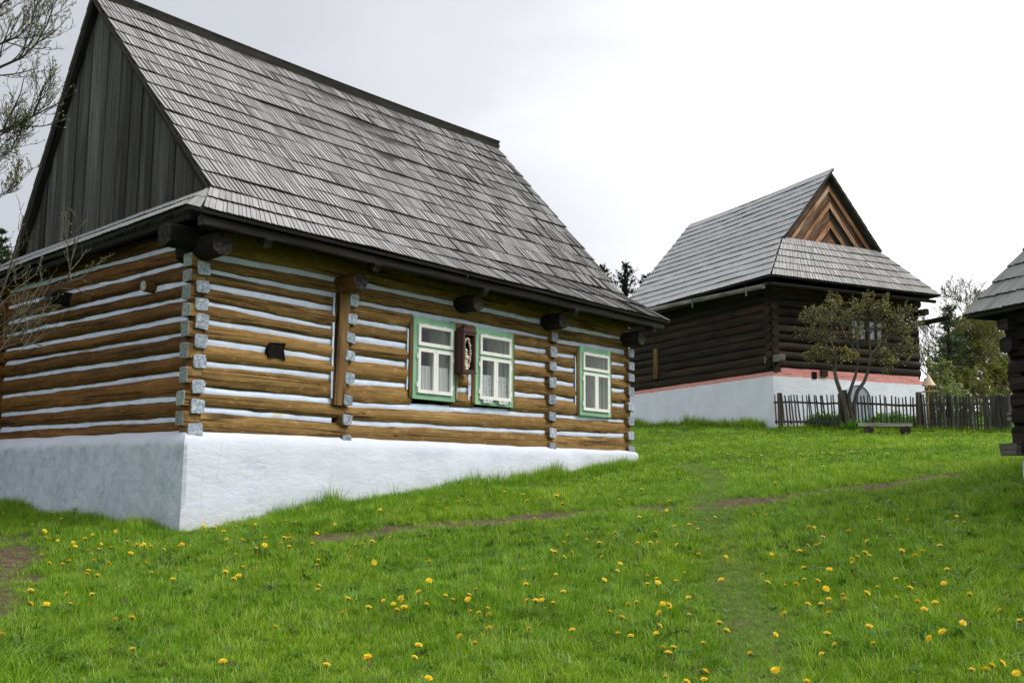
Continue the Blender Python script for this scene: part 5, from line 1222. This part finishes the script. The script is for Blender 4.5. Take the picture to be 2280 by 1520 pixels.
def head(seed):
    r_ = random.Random(seed); mb = MB()
    for ring, (n, R_, z0, z1, w) in enumerate([(18,.021,.0,.004,.0055),(16,.017,.003,.008,.005),(12,.012,.005,.011,.0045),(8,.007,.007,.013,.004)]):
        for k in range(n):
            a = 6.283*(k+r_.random()*.6)/n; rr = R_*r_.uniform(.85,1.12); ca, sa = math.cos(a), math.sin(a); s = (-sa*w/2, ca*w/2); t = r_.random()*.6+.1*ring
            mb.face([(.003*ca-s[0]*.6,.003*sa-s[1]*.6,z0),(.003*ca+s[0]*.6,.003*sa+s[1]*.6,z0),(rr*ca+s[0],rr*sa+s[1],z1),(rr*ca-s[0],rr*sa-s[1],z1)], None, 0, min(t,1))
    mb.tube([(0,0,-.012),(0,0,-.006),(0,0,.001)], [.003,.007,.008], 8, mat=1)
    return mb
HV = [head(k).mesh('flower_head', [M['petal_yellow'], M['stem_green']]) for k in range(5)]
def stem_mesh(h, bx):
    mb = MB(); mb.tube([(bx*(1-t)**2*.4,0,h*t) for t in (0,.35,.7,1)], [.0026,.0024,.0022,.002], 5); return mb
SV = [stem_mesh(h, random.uniform(-.05,.05)).mesh('stem', [M['stem_green']], 60) for h in (.09,.09,.09)]
def area_of(px, py):
    if py < 1095 and px > 1430: return 'yellow dandelion on the distant grass before the dark house', 'dandelions on the distant grass'
    if px < 720 and py < 1260: return 'yellow dandelion in the grass near the foot of the white plinth corner', 'dandelions by the plinth corner'
    if px < 950: return 'yellow dandelion in the left part of the meadow in front', 'dandelions in the left meadow'
    if px < 1560: return 'yellow dandelion in the middle of the meadow, left of the trodden trail', 'dandelions in the middle meadow'
    return 'yellow dandelion in the right part of the meadow, right of the trodden trail', 'dandelions in the right meadow'
dl_ = []
for px, py in DP:
    near = ghit(px, py, .13); near = ghit(px, py, .14 if near[1] < 9 else .125 if near[1] < 14 else .11); hgt = .14 if near[1] < 9 else .125 if near[1] < 14 else .11
    dl_.append((near[1], near, px, py, hgt))
dl_.sort(key=lambda q: q[0])
rest = []
for k, (D, p, px, py, hgt) in enumerate(dl_):
    if k >= 285: rest.append((p, hgt)); continue
    lb, grp = area_of(px, py)
    r0 = empty('dandelion', p, random.uniform(0,6.28), lb, 'dandelion', grp); r0.scale = (1,1,1)
    s = bpy.data.objects.new('stem', SV[k % 3]); COL.objects.link(s); s.parent = r0; s.scale = (1,1,hgt/.09)
    h = bpy.data.objects.new('flower_head', HV[k % 5]); COL.objects.link(h); h.parent = r0; h.location = (0,0,hgt); q = random.uniform(.85,1.35) if D < 12 else random.uniform(1.15,1.6); h.scale = (q,q,q)
    h.rotation_euler = (random.gauss(0,.38), random.gauss(0,.38), random.uniform(0,6.28))
mb = MB()
for x, y_ in Z5:
    p = ghit(1700+x/3.931, 840+y_/3.931, .08); rest.append((p, .09))
for p, h_ in rest:
    for k in range(10):
        a0, a1 = .6283*k, .6283*(k+1); r_ = .034
        mb.face([(p[0],p[1],p[2]+h_+.008),(p[0]+r_*math.cos(a0),p[1]+r_*math.sin(a0),p[2]+h_),(p[0]+r_*math.cos(a1),p[1]+r_*math.sin(a1),p[2]+h_)], None, 0, random.random())
    mb.tube([(p[0],p[1],p[2]),(p[0],p[1],p[2]+h_)], .003, 4, mat=1, cap=False)
o = mb.build('distant_dandelions', [M['petal_yellow'], M['stem_green']]); tag(o, 'far yellow dandelion specks in the grass before the fence', 'dandelions', kind='stuff')
# ================================================================== sky, light, camera
SUN_EL, SUN_AZ = R(48), R(100)          # azimuth clockwise from +Y (ahead)
W = NT('World', True); sc.world = W.m
tc = W.n('ShaderNodeTexCoord').outputs['Generated']
sky = W.n('ShaderNodeTexSky', sky_type='NISHITA', sun_disc=False, sun_elevation=SUN_EL, sun_rotation=SUN_AZ, air_density=1., dust_density=3.).outputs[0]
dv = W.n('ShaderNodeVectorMath', {0:tc, 1:Vector((.62,.72,.30)).normalized()}, operation='DOT_PRODUCT').outputs['Value']
cl = W.noise(W.n('ShaderNodeVectorMath', {0:tc, 1:(1.,1.,2.2)}, operation='MULTIPLY').outputs[0], 2.3, 5., .55, .4)
f = W.math('ADD', W.math('MULTIPLY_ADD', dv, .5, .5), W.math('MULTIPLY', W.math('SUBTRACT', cl, .5), .125))
cc = W.ramp(f, [(.0,(6.4,6.55,6.8)),(.40,(4.9,5.05,5.35)),(.70,(3.55,3.68,3.95)),(.815,(4.1,4.22,4.45)),(.89,(5.0,5.1,5.3)),(.925,(6.3,6.35,6.5)),(.975,(9.,9.,9.1)),(1.,(11.,11.,11.))])
bgc = W.mix(.94, sky, cc)
bg = W.n('ShaderNodeBackground', {'Color':bgc,'Strength':.1}).outputs[0]
W.n('ShaderNodeOutputWorld', {'Surface':bg})
sl = bpy.data.lights.new('sun', 'SUN'); sl.energy = 1.9; sl.angle = R(34); sl.color = (1.,.965,.91)
so = bpy.data.objects.new('sun', sl); COL.objects.link(so)
sd = Vector((math.sin(SUN_AZ)*math.cos(SUN_EL), math.cos(SUN_AZ)*math.cos(SUN_EL), math.sin(SUN_EL)))
so.rotation_euler = sd.to_track_quat('Z', 'Y').to_euler(); so.location = sd*60
cam = bpy.data.cameras.new('camera'); cam.sensor_width = 36; cam.lens = 36*F/2280; cam.clip_start = .1; cam.clip_end = 1500
co = bpy.data.objects.new('camera', cam); COL.objects.link(co)
Rv = Vector((cR, sR*sP, -sR*cP)); Uv = Vector((sR, -cR*sP, cR*cP)); Bv = Vector((0,-cP,-sP))
co.matrix_world = Matrix(((Rv.x,Uv.x,Bv.x,0),(Rv.y,Uv.y,Bv.y,0),(Rv.z,Uv.z,Bv.z,0),(0,0,0,1)))
sc.camera = co
sc.view_settings.view_transform = 'Standard'; sc.view_settings.look = 'None'; sc.view_settings.gamma = 1.; sc.view_settings.use_curve_mapping = False
sc.view_settings.exposure = .78
sc.render.engine = 'CYCLES'; sc.cycles.max_bounces = 8; sc.cycles.transparent_max_bounces = 12
